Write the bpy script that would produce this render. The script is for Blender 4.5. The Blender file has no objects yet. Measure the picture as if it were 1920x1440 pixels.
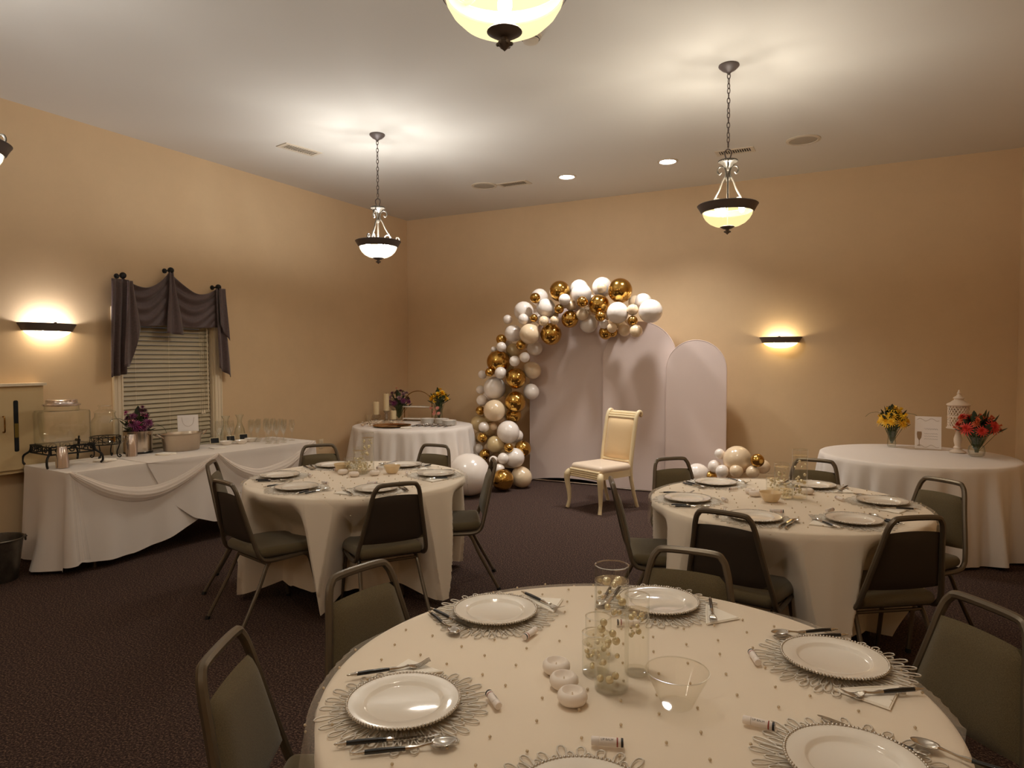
import bpy, math, random
from math import sin, cos, pi, radians as R, hypot, atan2, sqrt
from mathutils import Vector, Matrix
random.seed(7)
SC = bpy.context.scene
COL = SC.collection

# ------------------------------------------------------------------ camera, world, exposure
WX, DY, CZ, EX, FY = -5.956, 8.087, 3.613, 1.33, -2.6     # left wall x, back wall y, ceiling z, right wall x, front wall y
cam = bpy.data.cameras.new('camera')
cam.sensor_width = 36.0
cam.lens = 1261.0 / 1920.0 * 36.0
cam.clip_start = 0.05
camo = bpy.data.objects.new('camera', cam)
COL.objects.link(camo)
yaw, pitch, roll = R(27.58), R(-2.10), -0.0015
F = Vector((-sin(yaw) * cos(pitch), cos(yaw) * cos(pitch), sin(pitch)))
R0 = Vector((cos(yaw), sin(yaw), 0)); U0 = R0.cross(F)
Rv = R0 * cos(roll) + U0 * sin(roll); Uv = Rv.cross(F)
camo.matrix_world = Matrix(((Rv.x, Uv.x, -F.x, 0), (Rv.y, Uv.y, -F.y, 0), (Rv.z, Uv.z, -F.z, 1.583), (0, 0, 0, 1)))
SC.camera = camo

world = bpy.data.worlds.new('night'); SC.world = world
world.use_nodes = True
world.node_tree.nodes['Background'].inputs[0].default_value = (0.010, 0.012, 0.016, 1)
world.node_tree.nodes['Background'].inputs[1].default_value = 1.0
vs = SC.view_settings
vs.view_transform = 'Standard'; vs.look = 'None'; vs.gamma = 1.0; vs.use_curve_mapping = False
vs.exposure = EXPOSURE = 1.76
SC.cycles.max_bounces = 9
SC.cycles.diffuse_bounces = 6
SC.cycles.transparent_max_bounces = 24
SC.cycles.sample_clamp_indirect = 4.0
SC.cycles.caustics_reflective = False
SC.cycles.caustics_refractive = False
SC.cycles.use_denoising = True

WARM = (1.0, 0.965, 0.88); NEUT = (0.97, 0.985, 1.0); COOL = (1.0, 0.98, 0.95)
CHANDELIERS = [   # x, y, watts of each bulb, colour, label
    (-3.92, 4.886, 9.6, NEUT, 'lit bowl chandelier hanging in front of the far corner by the buffet'),
    (-0.856, 4.886, 7.0, WARM, 'lit bowl chandelier hanging before the back wall above the far round table'),
    (-0.91, 1.70, 7.1, (1.0, 0.985, 0.96), 'large near bowl chandelier cut by the top edge of the picture'),
    (-3.92, 1.70, 3.6, NEUT, 'bowl chandelier of which only one scroll shows at the left edge'),
    (-3.92, -1.49, 4.5, NEUT, 'added unseen bowl chandelier behind the viewer on the buffet side'),  # out of view, added as fill light for the room
    (-0.88, -1.49, 4.5, WARM, 'added unseen bowl chandelier behind the viewer on the lantern side'),  # its unseen neighbour, likewise added to brighten the room
]

# ------------------------------------------------------------------ materials
def lin(c):
    return tuple(((v / 255) / 12.92 if v / 255 <= .04045 else ((v / 255 + .055) / 1.055) ** 2.4) for v in c) + (1,)

def setin(b, name, v):
    if name in b.inputs: b.inputs[name].default_value = v

def pm(name, c, rough=.6, metal=0, bump=None, var=None, sheen=0, coat=0, emit=None, sss=0, spec=None):
    """principled material; bump=(scale,strength,distance), var=(scale,amount) mottles the colour"""
    m = bpy.data.materials.new(name); m.use_nodes = True
    nt = m.node_tree; b = nt.nodes['Principled BSDF']
    setin(b, 'Base Color', lin(c)); setin(b, 'Roughness', rough); setin(b, 'Metallic', metal)
    if sheen: setin(b, 'Sheen Weight', sheen)
    if coat: setin(b, 'Coat Weight', coat); setin(b, 'Coat Roughness', .05)
    if spec is not None: setin(b, 'Specular IOR Level', spec)
    if sss:
        setin(b, 'Subsurface Weight', sss); setin(b, 'Subsurface Radius', (.02, .015, .01)); setin(b, 'Subsurface Scale', 1.0)
    if emit: setin(b, 'Emission Color', lin(emit[0])); setin(b, 'Emission Strength', emit[1])
    if bump or var:
        tc = nt.nodes.new('ShaderNodeTexCoord')
    if bump:
        n = nt.nodes.new('ShaderNodeTexNoise'); n.inputs['Scale'].default_value = bump[0]; n.inputs['Detail'].default_value = 3
        bp = nt.nodes.new('ShaderNodeBump'); bp.inputs['Strength'].default_value = bump[1]; bp.inputs['Distance'].default_value = bump[2]
        nt.links.new(tc.outputs['Object'], n.inputs['Vector']); nt.links.new(n.outputs['Fac'], bp.inputs['Height'])
        nt.links.new(bp.outputs['Normal'], b.inputs['Normal'])
    if var:
        n2 = nt.nodes.new('ShaderNodeTexNoise'); n2.inputs['Scale'].default_value = var[0]; n2.inputs['Detail'].default_value = 5
        n2.inputs['Roughness'].default_value = .7
        rp = nt.nodes.new('ShaderNodeValToRGB'); k = var[1]
        l = lin(c)
        rp.color_ramp.elements[0].position = .3; rp.color_ramp.elements[1].position = .7
        rp.color_ramp.elements[0].color = tuple(max(0, v * (1 - k)) for v in l[:3]) + (1,)
        rp.color_ramp.elements[1].color = tuple(min(1, v * (1 + k)) for v in l[:3]) + (1,)
        nt.links.new(tc.outputs['Object'], n2.inputs['Vector']); nt.links.new(n2.outputs['Fac'], rp.inputs['Fac'])
        nt.links.new(rp.outputs['Color'], b.inputs['Base Color'])
    return m

def glassy(name, tint=(.97, .98, .96), gloss=(1, 1, 1), f0=.04, rough=.02, edge=None):
    """thin clear glass: light passes straight through, the surface mirrors by Schlick's law and reads darker at grazing angles"""
    m = bpy.data.materials.new(name); m.use_nodes = True; nt = m.node_tree; nt.nodes.clear()
    out = nt.nodes.new('ShaderNodeOutputMaterial'); tr = nt.nodes.new('ShaderNodeBsdfTransparent'); gl = nt.nodes.new('ShaderNodeBsdfGlossy')
    lw = nt.nodes.new('ShaderNodeLayerWeight'); lw.inputs['Blend'].default_value = .5
    pw = nt.nodes.new('ShaderNodeMath'); pw.operation = 'POWER'; pw.inputs[1].default_value = 5
    ma = nt.nodes.new('ShaderNodeMath'); ma.operation = 'MULTIPLY_ADD'; ma.inputs[1].default_value = .75 - f0; ma.inputs[2].default_value = f0
    mx = nt.nodes.new('ShaderNodeMixShader')
    gl.inputs['Color'].default_value = gloss + (1,); gl.inputs['Roughness'].default_value = rough
    tr.inputs['Color'].default_value = tint + (1,)
    if edge:
        p2 = nt.nodes.new('ShaderNodeMath'); p2.operation = 'POWER'; p2.inputs[1].default_value = 3
        cr = nt.nodes.new('ShaderNodeMixRGB'); cr.inputs[1].default_value = tint + (1,); cr.inputs[2].default_value = edge + (1,)
        nt.links.new(lw.outputs['Facing'], p2.inputs[0]); nt.links.new(p2.outputs[0], cr.inputs[0]); nt.links.new(cr.outputs[0], tr.inputs['Color'])
    nt.links.new(lw.outputs['Facing'], pw.inputs[0]); nt.links.new(pw.outputs[0], ma.inputs[0]); nt.links.new(ma.outputs[0], mx.inputs[0])
    nt.links.new(tr.outputs[0], mx.inputs[1]); nt.links.new(gl.outputs[0], mx.inputs[2]); nt.links.new(mx.outputs[0], out.inputs[0])
    return m

def sheer(name, c, alpha):
    m = bpy.data.materials.new(name); m.use_nodes = True; nt = m.node_tree; nt.nodes.clear()
    out = nt.nodes.new('ShaderNodeOutputMaterial'); tr = nt.nodes.new('ShaderNodeBsdfTransparent'); df = nt.nodes.new('ShaderNodeBsdfDiffuse')
    mx = nt.nodes.new('ShaderNodeMixShader'); lw = nt.nodes.new('ShaderNodeLayerWeight'); lw.inputs['Blend'].default_value = .35
    mp = nt.nodes.new('ShaderNodeMapRange'); mp.inputs[3].default_value = alpha; mp.inputs[4].default_value = min(1, alpha * 2.6)
    df.inputs['Color'].default_value = lin(c)
    nt.links.new(lw.outputs['Facing'], mp.inputs[0]); nt.links.new(mp.outputs[0], mx.inputs[0])
    nt.links.new(tr.outputs[0], mx.inputs[1]); nt.links.new(df.outputs[0], mx.inputs[2]); nt.links.new(mx.outputs[0], out.inputs[0])
    return m

def lampglass(name, tint, emit, strength):
    """frosted lamp bowl: lets part of the bulb light through and glows itself"""
    m = bpy.data.materials.new(name); m.use_nodes = True; nt = m.node_tree; nt.nodes.clear()
    out = nt.nodes.new('ShaderNodeOutputMaterial'); tr = nt.nodes.new('ShaderNodeBsdfTransparent'); em = nt.nodes.new('ShaderNodeEmission')
    ad = nt.nodes.new('ShaderNodeAddShader')
    tr.inputs['Color'].default_value = tint + (1,); em.inputs['Color'].default_value = lin(emit); em.inputs['Strength'].default_value = strength
    ge = nt.nodes.new('ShaderNodeNewGeometry'); sb = nt.nodes.new('ShaderNodeMath'); sb.operation = 'MULTIPLY_ADD'   # the frosted outer face glows, the bare inner face does not
    sb.inputs[1].default_value = -strength; sb.inputs[2].default_value = strength
    nt.links.new(ge.outputs['Backfacing'], sb.inputs[0]); nt.links.new(sb.outputs[0], em.inputs['Strength'])
    nt.links.new(tr.outputs[0], ad.inputs[0]); nt.links.new(em.outputs[0], ad.inputs[1]); nt.links.new(ad.outputs[0], out.inputs[0])
    return m

def emis(name, c, s):
    m = bpy.data.materials.new(name); m.use_nodes = True; nt = m.node_tree; nt.nodes.clear()
    out = nt.nodes.new('ShaderNodeOutputMaterial'); em = nt.nodes.new('ShaderNodeEmission')
    em.inputs['Color'].default_value = lin(c); em.inputs['Strength'].default_value = s
    nt.links.new(em.outputs[0], out.inputs[0]); return m

def carpet_mat():
    m = pm('carpet_pile', (60, 44, 40), .95)
    nt = m.node_tree; b = nt.nodes['Principled BSDF']; tc = nt.nodes.new('ShaderNodeTexCoord')
    n = nt.nodes.new('ShaderNodeTexNoise'); n.inputs['Scale'].default_value = 105; n.inputs['Detail'].default_value = 4; n.inputs['Roughness'].default_value = .75
    rp = nt.nodes.new('ShaderNodeValToRGB'); e = rp.color_ramp.elements
    e[0].position = .38; e[0].color = lin((34, 27, 28)); e[1].position = .64; e[1].color = lin((126, 100, 84))
    e2 = rp.color_ramp.elements.new(.52); e2.color = lin((68, 52, 46))
    bp = nt.nodes.new('ShaderNodeBump'); bp.inputs['Strength'].default_value = .6; bp.inputs['Distance'].default_value = .006
    nt.links.new(tc.outputs['Object'], n.inputs['Vector']); nt.links.new(n.outputs['Fac'], rp.inputs['Fac']); nt.links.new(rp.outputs['Color'], b.inputs['Base Color'])
    nt.links.new(n.outputs['Fac'], bp.inputs['Height']); nt.links.new(bp.outputs['Normal'], b.inputs['Normal'])
    setin(b, 'Specular IOR Level', .1)
    return m

M = dict(
    wall=pm('tan_wall_paint', (216, 186, 146), .75, bump=(260, .12, .002), var=(3, .03), spec=.25),
    ceil=pm('ceiling_paint', (216, 208, 195), .9, bump=(200, .1, .002), spec=.15),
    carpet=carpet_mat(),
    trim=pm('ivory_trim_paint', (226, 208, 178), .5),
    base=pm('dark_vinyl_base', (42, 30, 26), .5),
    linen=pm('white_linen', (230, 219, 208), .85, bump=(420, .15, .001), sheen=.2, spec=.15),
    linen_w=pm('ivory_linen', (236, 222, 202), .85, bump=(420, .15, .001), sheen=.2, spec=.15),
    cabw=pm('cabinet_paint', (205, 178, 132), .55),
    tulle=sheer('sheer_tulle', (235, 222, 205), .10),
    chiffon=sheer('sheer_chiffon', (240, 226, 212), .38),
    spandex=pm('white_spandex', (222, 202, 192), .8, bump=(500, .08, .001), sheen=.25, spec=.15),
    frame=pm('bronze_chair_frame', (104, 92, 76), .36, .5),
    olive=pm('olive_fabric', (100, 88, 64), .9, bump=(600, .5, .002), var=(420, .35), sheen=.2, spec=.15),
    shell=pm('dark_brown_vinyl', (58, 48, 39), .55, bump=(300, .2, .001)),
    rubber=pm('black_rubber', (22, 20, 18), .7),
    cream=pm('cream_lacquered_wood', (228, 206, 164), .38, coat=.2),
    satin=pm('gold_satin_upholstery', (222, 190, 142), .45, bump=(180, .1, .001), sheen=.3),
    satin2=pm('seat_satin', (224, 202, 176), .45, bump=(180, .1, .001), sheen=.3),
    china=pm('white_china', (238, 230, 218), .1, coat=.6),
    silver=pm('polished_silver', (205, 198, 188), .16, 1),
    bead=pm('silver_bead', (206, 198, 186), .25, .7),
    matsil=pm('silver_vinyl_lace', (214, 206, 194), .4, .3),
    black=pm('black_handle', (16, 14, 15), .25, coat=.3),
    paper=pm('paper_napkin', (246, 238, 224), .9, bump=(150, .2, .001)),
    pearl=pm('ivory_pearl', (236, 222, 184), .2, .5, coat=.8),
    pearl_s=pm('small_ivory_pearl', (206, 186, 156), .2, coat=.6),
    wax=pm('white_wax', (236, 224, 212), .45),
    waxc=pm('cream_wax', (226, 206, 164), .5, sss=.25),
    wick=pm('candle_wick', (222, 206, 184), .8),
    glass=glassy('clear_glass', edge=(.52, .54, .48), f0=.06),
    vglass=glassy('vase_glass', tint=(.99, .99, .98), edge=(.84, .85, .81), f0=.045),
    glass2=glassy('faint_glass', tint=(.985, .985, .975), edge=(.88, .88, .84), f0=.08),
    water=glassy('clear_water', tint=(.993, .99, .97), f0=.02),
    plastic=glassy('clear_plastic', tint=(.99, .985, .97), f0=.03, edge=(.93, .92, .88)),
    bronze=pm('oil_rubbed_bronze', (100, 88, 82), .5, .3),
    antique=pm('antique_silver', (84, 76, 64), .42, .3),
    glassrim=glassy('glass_rim', tint=(.9, .9, .86), f0=.35, rough=.08),
    wsurf=glassy('water_surface', tint=(.97, .96, .88), f0=.22, rough=.06),
    iron=pm('wrought_iron', (26, 24, 22), .5, .4),
    steel=pm('brushed_steel', (206, 194, 180), .2, 1, bump=(60, .05, .001)),
    tumbler=pm('silver_plastic_tumbler', (224, 212, 206), .16, .85),
    galv=pm('galvanized_steel', (110, 104, 96), .4, .85, var=(14, .3)),
    gold=pm('gold_chrome_latex', (206, 162, 84), .15, 1),
    bwhite=pm('white_latex', (242, 230, 218), .2, spec=.8),
    bpearl=pm('pearl_ivory_latex', (232, 206, 170), .2, spec=.8),
    bkhaki=pm('sand_latex', (206, 180, 132), .2, spec=.8),
    plum=pm('plum_brocade', (78, 58, 54), .55, bump=(90, .3, .002), var=(60, .35), sheen=.4),
    slat=pm('ivory_blind_slat', (186, 170, 138), .45),
    dark=pm('dark_void', (8, 8, 9), .8),
    grille=pm('speaker_grille', (168, 154, 134), .8, bump=(700, .5, .001)),
    vent=pm('white_vent_metal', (206, 190, 166), .6),
    card=pm('white_card', (236, 226, 218), .6),
    ink=pm('gold_ink', (150, 118, 84), .5),
    greyink=pm('grey_ink', (120, 108, 100), .6),
    chalk=pm('chalkboard', (20, 19, 19), .75),
    brass=pm('aged_brass', (168, 128, 76), .25, 1),
    leaf=pm('dark_green_leaf', (40, 52, 26), .55), leaf2=pm('olive_leaf', (66, 76, 38), .6),
    stem=pm('green_stem', (62, 78, 40), .6),
    purple=pm('plum_petal', (112, 44, 84), .6), magenta=pm('magenta_petal', (168, 44, 112), .6), pink=pm('pink_petal', (232, 160, 140), .6),
    lilac=pm('mauve_petal', (150, 112, 118), .6), yellow=pm('yellow_petal', (240, 190, 36), .6), orange=pm('orange_petal', (206, 92, 44), .6), red=pm('coral_red_petal', (208, 58, 44), .6),
    bud=pm('cream_bud', (226, 206, 180), .6),
    redprint=pm('red_print', (150, 52, 34), .5), blackprint=pm('black_print', (22, 20, 20), .5),
    outlet=pm('ivory_plastic', (228, 208, 172), .4),
    wood=pm('folding_table_laminate', (120, 98, 76), .5),
)

# ------------------------------------------------------------------ mesh builder
class MB:
    def __init__(s): s.v = []; s.f = []
    def add(s, vs_, fs, m=None):
        o = len(s.v)
        s.v += [tuple(m @ Vector(p)) for p in vs_] if m else [tuple(p) for p in vs_]
        s.f += [tuple(i + o for i in f) for f in fs]
        return s
    def box(s, x0, x1, y0, y1, z0, z1, m=None):
        v = [(x0, y0, z0), (x1, y0, z0), (x1, y1, z0), (x0, y1, z0), (x0, y0, z1), (x1, y0, z1), (x1, y1, z1), (x0, y1, z1)]
        return s.add(v, [(0, 3, 2, 1), (4, 5, 6, 7), (0, 1, 5, 4), (1, 2, 6, 5), (2, 3, 7, 6), (3, 0, 4, 7)], m)
    def pad(s, sx, sy, sz, r, m=None, nu=24, nv=12):
        """rounded box (soft cushion) of full size sx,sy,sz centred on the origin"""
        v = []; f = []
        rx, ry, rz = min(r, sx / 2), min(r, sy / 2), min(r, sz / 2)
        for j in range(nv + 1):
            a = -pi / 2 + pi * j / nv
            for i in range(nu):
                b = 2 * pi * (i + .5) / nu
                n = (cos(a) * cos(b), cos(a) * sin(b), sin(a))
                v.append((n[0] * rx + math.copysign(sx / 2 - rx, n[0]), n[1] * ry + math.copysign(sy / 2 - ry, n[1]), n[2] * rz + math.copysign(sz / 2 - rz, n[2] if j != nv / 2 else 1)))
        for j in range(nv):
            for i in range(nu):
                k = (i + 1) % nu
                f.append((j * nu + i, j * nu + k, (j + 1) * nu + k, (j + 1) * nu + i))
        f.append(tuple(reversed(range(nu)))); f.append(tuple(nv * nu + i for i in range(nu)))
        return s.add(v, f, m)
    def lathe(s, prof, n=24, m=None, a0=0, a1=2 * pi, sx=1, sy=1):
        full = abs(a1 - a0 - 2 * pi) < 1e-6; k = n if full else n + 1
        v = [(r * cos(a0 + (a1 - a0) * i / n) * sx, r * sin(a0 + (a1 - a0) * i / n) * sy, z) for r, z in prof for i in range(k)]
        f = []
        for j in range(len(prof) - 1):
            for i in range(n):
                q = (i + 1) % k
                f.append((j * k + i, j * k + q, (j + 1) * k + q, (j + 1) * k + i))
        return s.add(v, f, m)
    def tube(s, pts, r, n=8, closed=False, m=None, ell=1.0):
        P = [Vector(p) for p in pts]; L = len(P)
        rr = r if isinstance(r, (list, tuple)) else [r] * L
        v = []; f = []; nrm = None
        for i in range(L):
            t = (P[(i + 1) % L] - P[i - 1]) if closed else (P[min(i + 1, L - 1)] - P[max(i - 1, 0)])
            if t.length < 1e-9: t = Vector((0, 0, 1))
            t.normalize()
            if nrm is None:
                nrm = t.orthogonal() if abs(t.z) > .95 else Vector((0, 0, 1)) - t * t.z
            nrm = (nrm - t * nrm.dot(t))
            if nrm.length < 1e-6: nrm = t.orthogonal()
            nrm.normalize(); b = t.cross(nrm)
            for k in range(n):
                a = 2 * pi * k / n
                v.append(P[i] + nrm * (rr[i] * cos(a) * ell) + b * (rr[i] * sin(a)))
        for i in range(L if closed else L - 1):
            for k in range(n):
                q = (k + 1) % n; j = (i + 1) % L
                f.append((i * n + k, i * n + q, j * n + q, j * n + k))
        if not closed:
            f.append(tuple(reversed(range(n)))); f.append(tuple((L - 1) * n + k for k in range(n)))
        return s.add(v, f, m)
    def sphere(s, c, r, nu=12, nv=8, m=None):
        rx, ry, rz = r if isinstance(r, (list, tuple)) else (r, r, r)
        v = [(c[0], c[1], c[2] - rz)]; f = []
        for j in range(1, nv):
            a = -pi / 2 + pi * j / nv
            for i in range(nu):
                b = 2 * pi * i / nu
                v.append((c[0] + rx * cos(a) * cos(b), c[1] + ry * cos(a) * sin(b), c[2] + rz * sin(a)))
        v.append((c[0], c[1], c[2] + rz)); t = len(v) - 1
        for i in range(nu):
            k = (i + 1) % nu
            f.append((0, 1 + k, 1 + i)); f.append((t, t - nu + i, t - nu + k))
            for j in range(nv - 2): f.append((1 + j * nu + i, 1 + j * nu + k, 1 + (j + 1) * nu + k, 1 + (j + 1) * nu + i))
        return s.add(v, f, m)
    def grid(s, fn, nu, nv, closed=False, m=None):
        k = nu if closed else nu + 1
        v = [fn(i / nu, j / nv) for j in range(nv + 1) for i in range(k)]; f = []
        for j in range(nv):
            for i in range(nu):
                q = (i + 1) % k
                f.append((j * k + i, j * k + q, (j + 1) * k + q, (j + 1) * k + i))
        return s.add(v, f, m)
    def prism(s, outline, d0, d1, m=None):
        """outline in xz, extruded along y from d0 to d1"""
        n = len(outline)
        v = [(x, d0, z) for x, z in outline] + [(x, d1, z) for x, z in outline]
        f = [tuple(range(n)), tuple(reversed(range(n, 2 * n)))] + [(i, i + n, (i + 1) % n + n, (i + 1) % n) for i in range(n)]
        return s.add(v, f, m)
    def mesh(s, name, mat, sharp=40):
        me = bpy.data.meshes.new(name); me.from_pydata(s.v, [], s.f)
        me.polygons.foreach_set('use_smooth', [True] * len(me.polygons))
        me.set_sharp_from_angle(angle=R(sharp))
        if mat: me.materials.append(mat)
        me.update(); return me

def obj(name, mb, mat, parent=None, loc=None, rot=None, sharp=40, kind=None, label=None):
    me = mb.mesh(name, mat, sharp) if isinstance(mb, MB) else mb
    o = bpy.data.objects.new(name, me); COL.objects.link(o)
    if parent: o.parent = parent
    if loc: o.location = loc
    if rot: o.rotation_euler = rot
    if kind: o['kind'] = kind
    if label: o['label'] = label
    return o

def tag(o, label, cat, group=None):
    o['label'] = label; o['category'] = cat
    if group: o['group'] = group
    return o

def thing(name, label, cat, loc=(0, 0, 0), rz=0, group=None):
    o = bpy.data.objects.new(name, None); COL.objects.link(o)
    o.location = loc; o.rotation_euler = (0, 0, rz); o.empty_display_size = .05
    return tag(o, label, cat, group)

def copy_tree(o, parent=None):
    c = o.copy(); COL.objects.link(c)
    if parent: c.parent = parent
    for ch in list(o.children): copy_tree(ch, c)
    return c

def dup(root, loc, rz, label=None, group=None):
    c = copy_tree(root); c.location = loc; c.rotation_euler = (0, 0, rz)
    if label: c['label'] = label
    if group: c['group'] = group
    return c

def solid(o, t, off=0):
    md = o.modifiers.new('thick', 'SOLIDIFY'); md.thickness = t; md.offset = off; return o

def catmull(P, k=6, closed=False):
    P = [Vector(p) for p in P]; n = len(P); out = []
    for i in range(n if closed else n - 1):
        if closed: a, b, c, d = P[i - 1], P[i], P[(i + 1) % n], P[(i + 2) % n]
        else: a, b, c, d = P[max(i - 1, 0)], P[i], P[i + 1], P[min(i + 2, n - 1)]
        for j in range(k):
            t = j / k
            out.append(.5 * ((2 * b) + (c - a) * t + (2 * a - 5 * b + 4 * c - d) * t * t + (3 * b - a - 3 * c + d) * t ** 3))
    if not closed: out.append(P[-1])
    return out

def sst(a, b, x):
    t = min(1, max(0, (x - a) / (b - a))); return t * t * (3 - 2 * t)
def adiff(a, b):
    return (a - b + pi) % (2 * pi) - pi
def interp(T, x):
    for (x0, y0), (x1, y1) in zip(T, T[1:]):
        if x <= x1: return y0 + (y1 - y0) * max(0, (x - x0)) / (x1 - x0)
    return T[-1][1]
# ------------------------------------------------------------------ the room
def struct(name, mb, mat, parent=None):
    return obj(name, mb, mat, parent, kind=None if parent else 'structure')

struct('floor', MB().box(WX - .15, EX + .15, FY - .15, DY + .15, -.1, 0), M['carpet'])
struct('ceiling', MB().box(WX - .15, EX + .15, FY - .15, DY + .15, CZ, CZ + .1), M['ceil'])
struct('wall_back', MB().box(WX - .15, EX + .15, DY, DY + .15, 0, CZ), M['wall'])
struct('wall_right', MB().box(EX, EX + .15, FY, DY, 0, CZ), M['wall'])
struct('wall_front', MB().box(WX - .15, EX + .15, FY - .15, FY, 0, CZ), M['wall'])
WY0, WY1, WZ0, WZ1 = 3.765, 4.735, .60, 1.97
struct('wall_left', MB().box(WX - .15, WX, FY, WY0, 0, CZ).box(WX - .15, WX, WY1, DY, 0, CZ).box(WX - .15, WX, WY0, WY1, 0, WZ0).box(WX - .15, WX, WY0, WY1, WZ1, CZ), M['wall'])
struct('baseboard_back', MB().box(WX + .012, EX - .012, DY - .012, DY, 0, .10), M['base'])
struct('baseboard_left', MB().box(WX, WX + .012, FY, DY, 0, .10), M['base'])
struct('baseboard_right', MB().box(EX - .012, EX, FY, DY, 0, .10), M['base'])

# window 1: casing, stool, jamb lining, sash and pane
w = bpy.data.objects.new('window_1', None); COL.objects.link(w); w['kind'] = 'structure'
w.location = (WX, (WY0 + WY1) / 2, WZ0)
hw = (WY1 - WY0) / 2; hh = WZ1 - WZ0
def casing(y0, y1, z0, z1):
    mb = MB(); vert = (z1 - z0) > (y1 - y0)
    mb.box(0, .014, y0, y1, z0, z1)
    if vert:
        mb.box(.012, .022, y0 + .004, y0 + .022, z0, z1).box(.012, .018, y0 + .04, y1 - .03, z0, z1).box(.012, .02, y1 - .014, y1, z0, z1)
    else: mb.box(.012, .022, y0, y1, z1 - .02, z1).box(.012, .018, y0, y1, z0 + .01, z1 - .035)
    return mb
struct('casing', casing(-hw - .09, -hw, 0, hh + .09), M['trim'], w)
struct('casing', casing(hw, hw + .09, 0, hh + .09), M['trim'], w)
struct('casing', casing(-hw, hw, hh, hh + .09), M['trim'], w)
struct('window_sill', MB().box(-.14, .05, -hw - .1, hw + .1, -.03, 0), M['trim'], w)
struct('jamb', MB().box(-.148, 0, -hw, -hw + .012, 0, hh).box(-.148, 0, hw - .012, hw, 0, hh).box(-.148, 0, -hw + .012, hw - .012, hh - .012, hh), M['trim'], w)
struct('sash', MB().box(-.135, -.105, -hw + .012, -hw + .06, 0, hh - .012).box(-.135, -.105, hw - .06, hw - .012, 0, hh - .012).box(-.135, -.105, -hw + .06, hw - .06, 0, .05)
       .box(-.135, -.105, -hw + .06, hw - .06, hh - .06, hh - .012).box(-.135, -.105, -hw + .06, hw - .06, hh / 2 - .02, hh / 2 + .02), M['trim'], w)
struct('pane', MB().box(-.122, -.118, -hw + .06, hw - .06, .05, hh / 2 - .02), M['glass'], w)
struct('pane', MB().box(-.122, -.118, -hw + .06, hw - .06, hh / 2 + .02, hh - .06), M['glass'], w)

# ivory slatted blind, every slat its own part
bl = thing('window_blind', 'ivory slatted blind lowered over the window behind the buffet', 'blind', (WX - .045, (WY0 + WY1) / 2, WZ0 + .05))
bw = hw - .02
obj('headrail', MB().box(-.025, .025, -bw, bw, hh - .05 - .062, hh - .05 - .014), M['slat'], bl)
sm = MB().grid(lambda u, v: (.0225 * (2 * v - 1), bw * (2 * u - 1), .004 * (1 - (2 * v - 1) ** 2)), 2, 4).mesh('slat', M['slat'])
NS = 30
for i in range(NS):
    s_ = obj('slat', sm, None, bl, (0, 0, .03 + i * .0425), (0, R(62), 0))
obj('bottom_rail', MB().box(-.02, .02, -bw, bw, -.012, .008), M['slat'], bl)
for y in (-.34, 0, .34): obj('ladder_cord', MB().tube([(.024, y, 0), (.024, y, hh - .11)], .0012, 4), M['trim'], bl)
obj('tilt_wand', MB().tube([(.045, bw - .05, hh - .12), (.05, bw - .05, .42)], .005, 6), M['trim'], bl)
for y in (bw - .115, bw - .09):
    tsl = obj('lift_cord', MB().tube([(.04, y, hh - .12), (.04, y, .42)], .0012, 4), M['trim'], bl)
    obj('tassel', MB().lathe([(.001, .42), (.005, .415), (.011, .385), (.008, .383), (.001, .384)], 8), M['trim'], tsl).location = (.04, y, 0)

# scarf valance over the blind, hung from three knobs
KN = [(3.735, 2.335, 'black drapery knob holding the valance nearest the glowing wall sconce'), (4.205, 2.435, 'black drapery knob holding the peak of the plum valance'), (4.735, 2.325, 'black drapery knob holding the valance corner nearest the far room corner')]
for y, z, lb in KN:
    k = thing('drapery_knob', lb, 'curtain knob', (WX, y, z), 0, 'drapery knobs over the window')
    obj('stem', MB().tube([(0, 0, 0), (.075, 0, 0)], .008, 8).tube([(0, 0, 0), (.006, 0, 0)], .024, 12), M['iron'], k)
    obj('ball', MB().sphere((.095, 0, 0), .029, 14, 10), M['iron'], k)
va = thing('scarf_valance', 'dark plum scarf valance with tails draped over the window', 'valance', (WX, 4.2, 1.4))
def swag(y0, z0, y1, z1, dip, zb0, zb1, name):
    def fn(u, v):
        y = y0 + (y1 - y0) * u; top = z0 + (z1 - z0) * u - dip * 4 * u * (1 - u) * (.9 + .2 * u)
        bot = zb0 + (zb1 - zb0) * u - .012 * sin(pi * u)
        z = top + (bot - top) * v
        # drag folds radiating from both hanging points
        ph = 9 * v * (1 - .35 * sin(pi * u)) + 2 * u
        x = .072 + .014 * sin(2 * pi * ph * .55) * (0.25 + sin(pi * u)) * (1 - .6 * v) + .018 * sin(pi * u) * (1 - v)
        return (x, y - 4.2, z - 1.4)
    return solid(obj(name, MB().grid(fn, 40, 36), M['plum'], va), .004)
swag(3.735, 2.325, 4.205, 2.425, .125, 1.895, 1.915, 'swag')
swag(4.205, 2.425, 4.735, 2.315, .125, 1.905, 1.915, 'swag')
def jabot(top, bot, zt, zb, nf, amp, name, x0=.10):
    def fn(u, v):
        a = top[0] + (top[1] - top[0]) * u; b = bot[0] + (bot[1] - bot[0]) * u
        y = a + (b - a) * sst(0, 1, v) * .6 + (b - a) * v * .4; zl = zb(u)
        return (x0 + amp * (.35 + .65 * v) * sin(2 * pi * nf * u + .8 * v), y - 4.2, zt + (zl - zt) * v - 1.4)
    return solid(obj(name, MB().grid(fn, 48, 24), M['plum'], va), .004)
jabot((4.185, 4.225), (4.14, 4.325), 2.42, lambda u: 1.835 - .012 * u, 1.5, .012, 'centre_jabot', .105)
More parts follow.
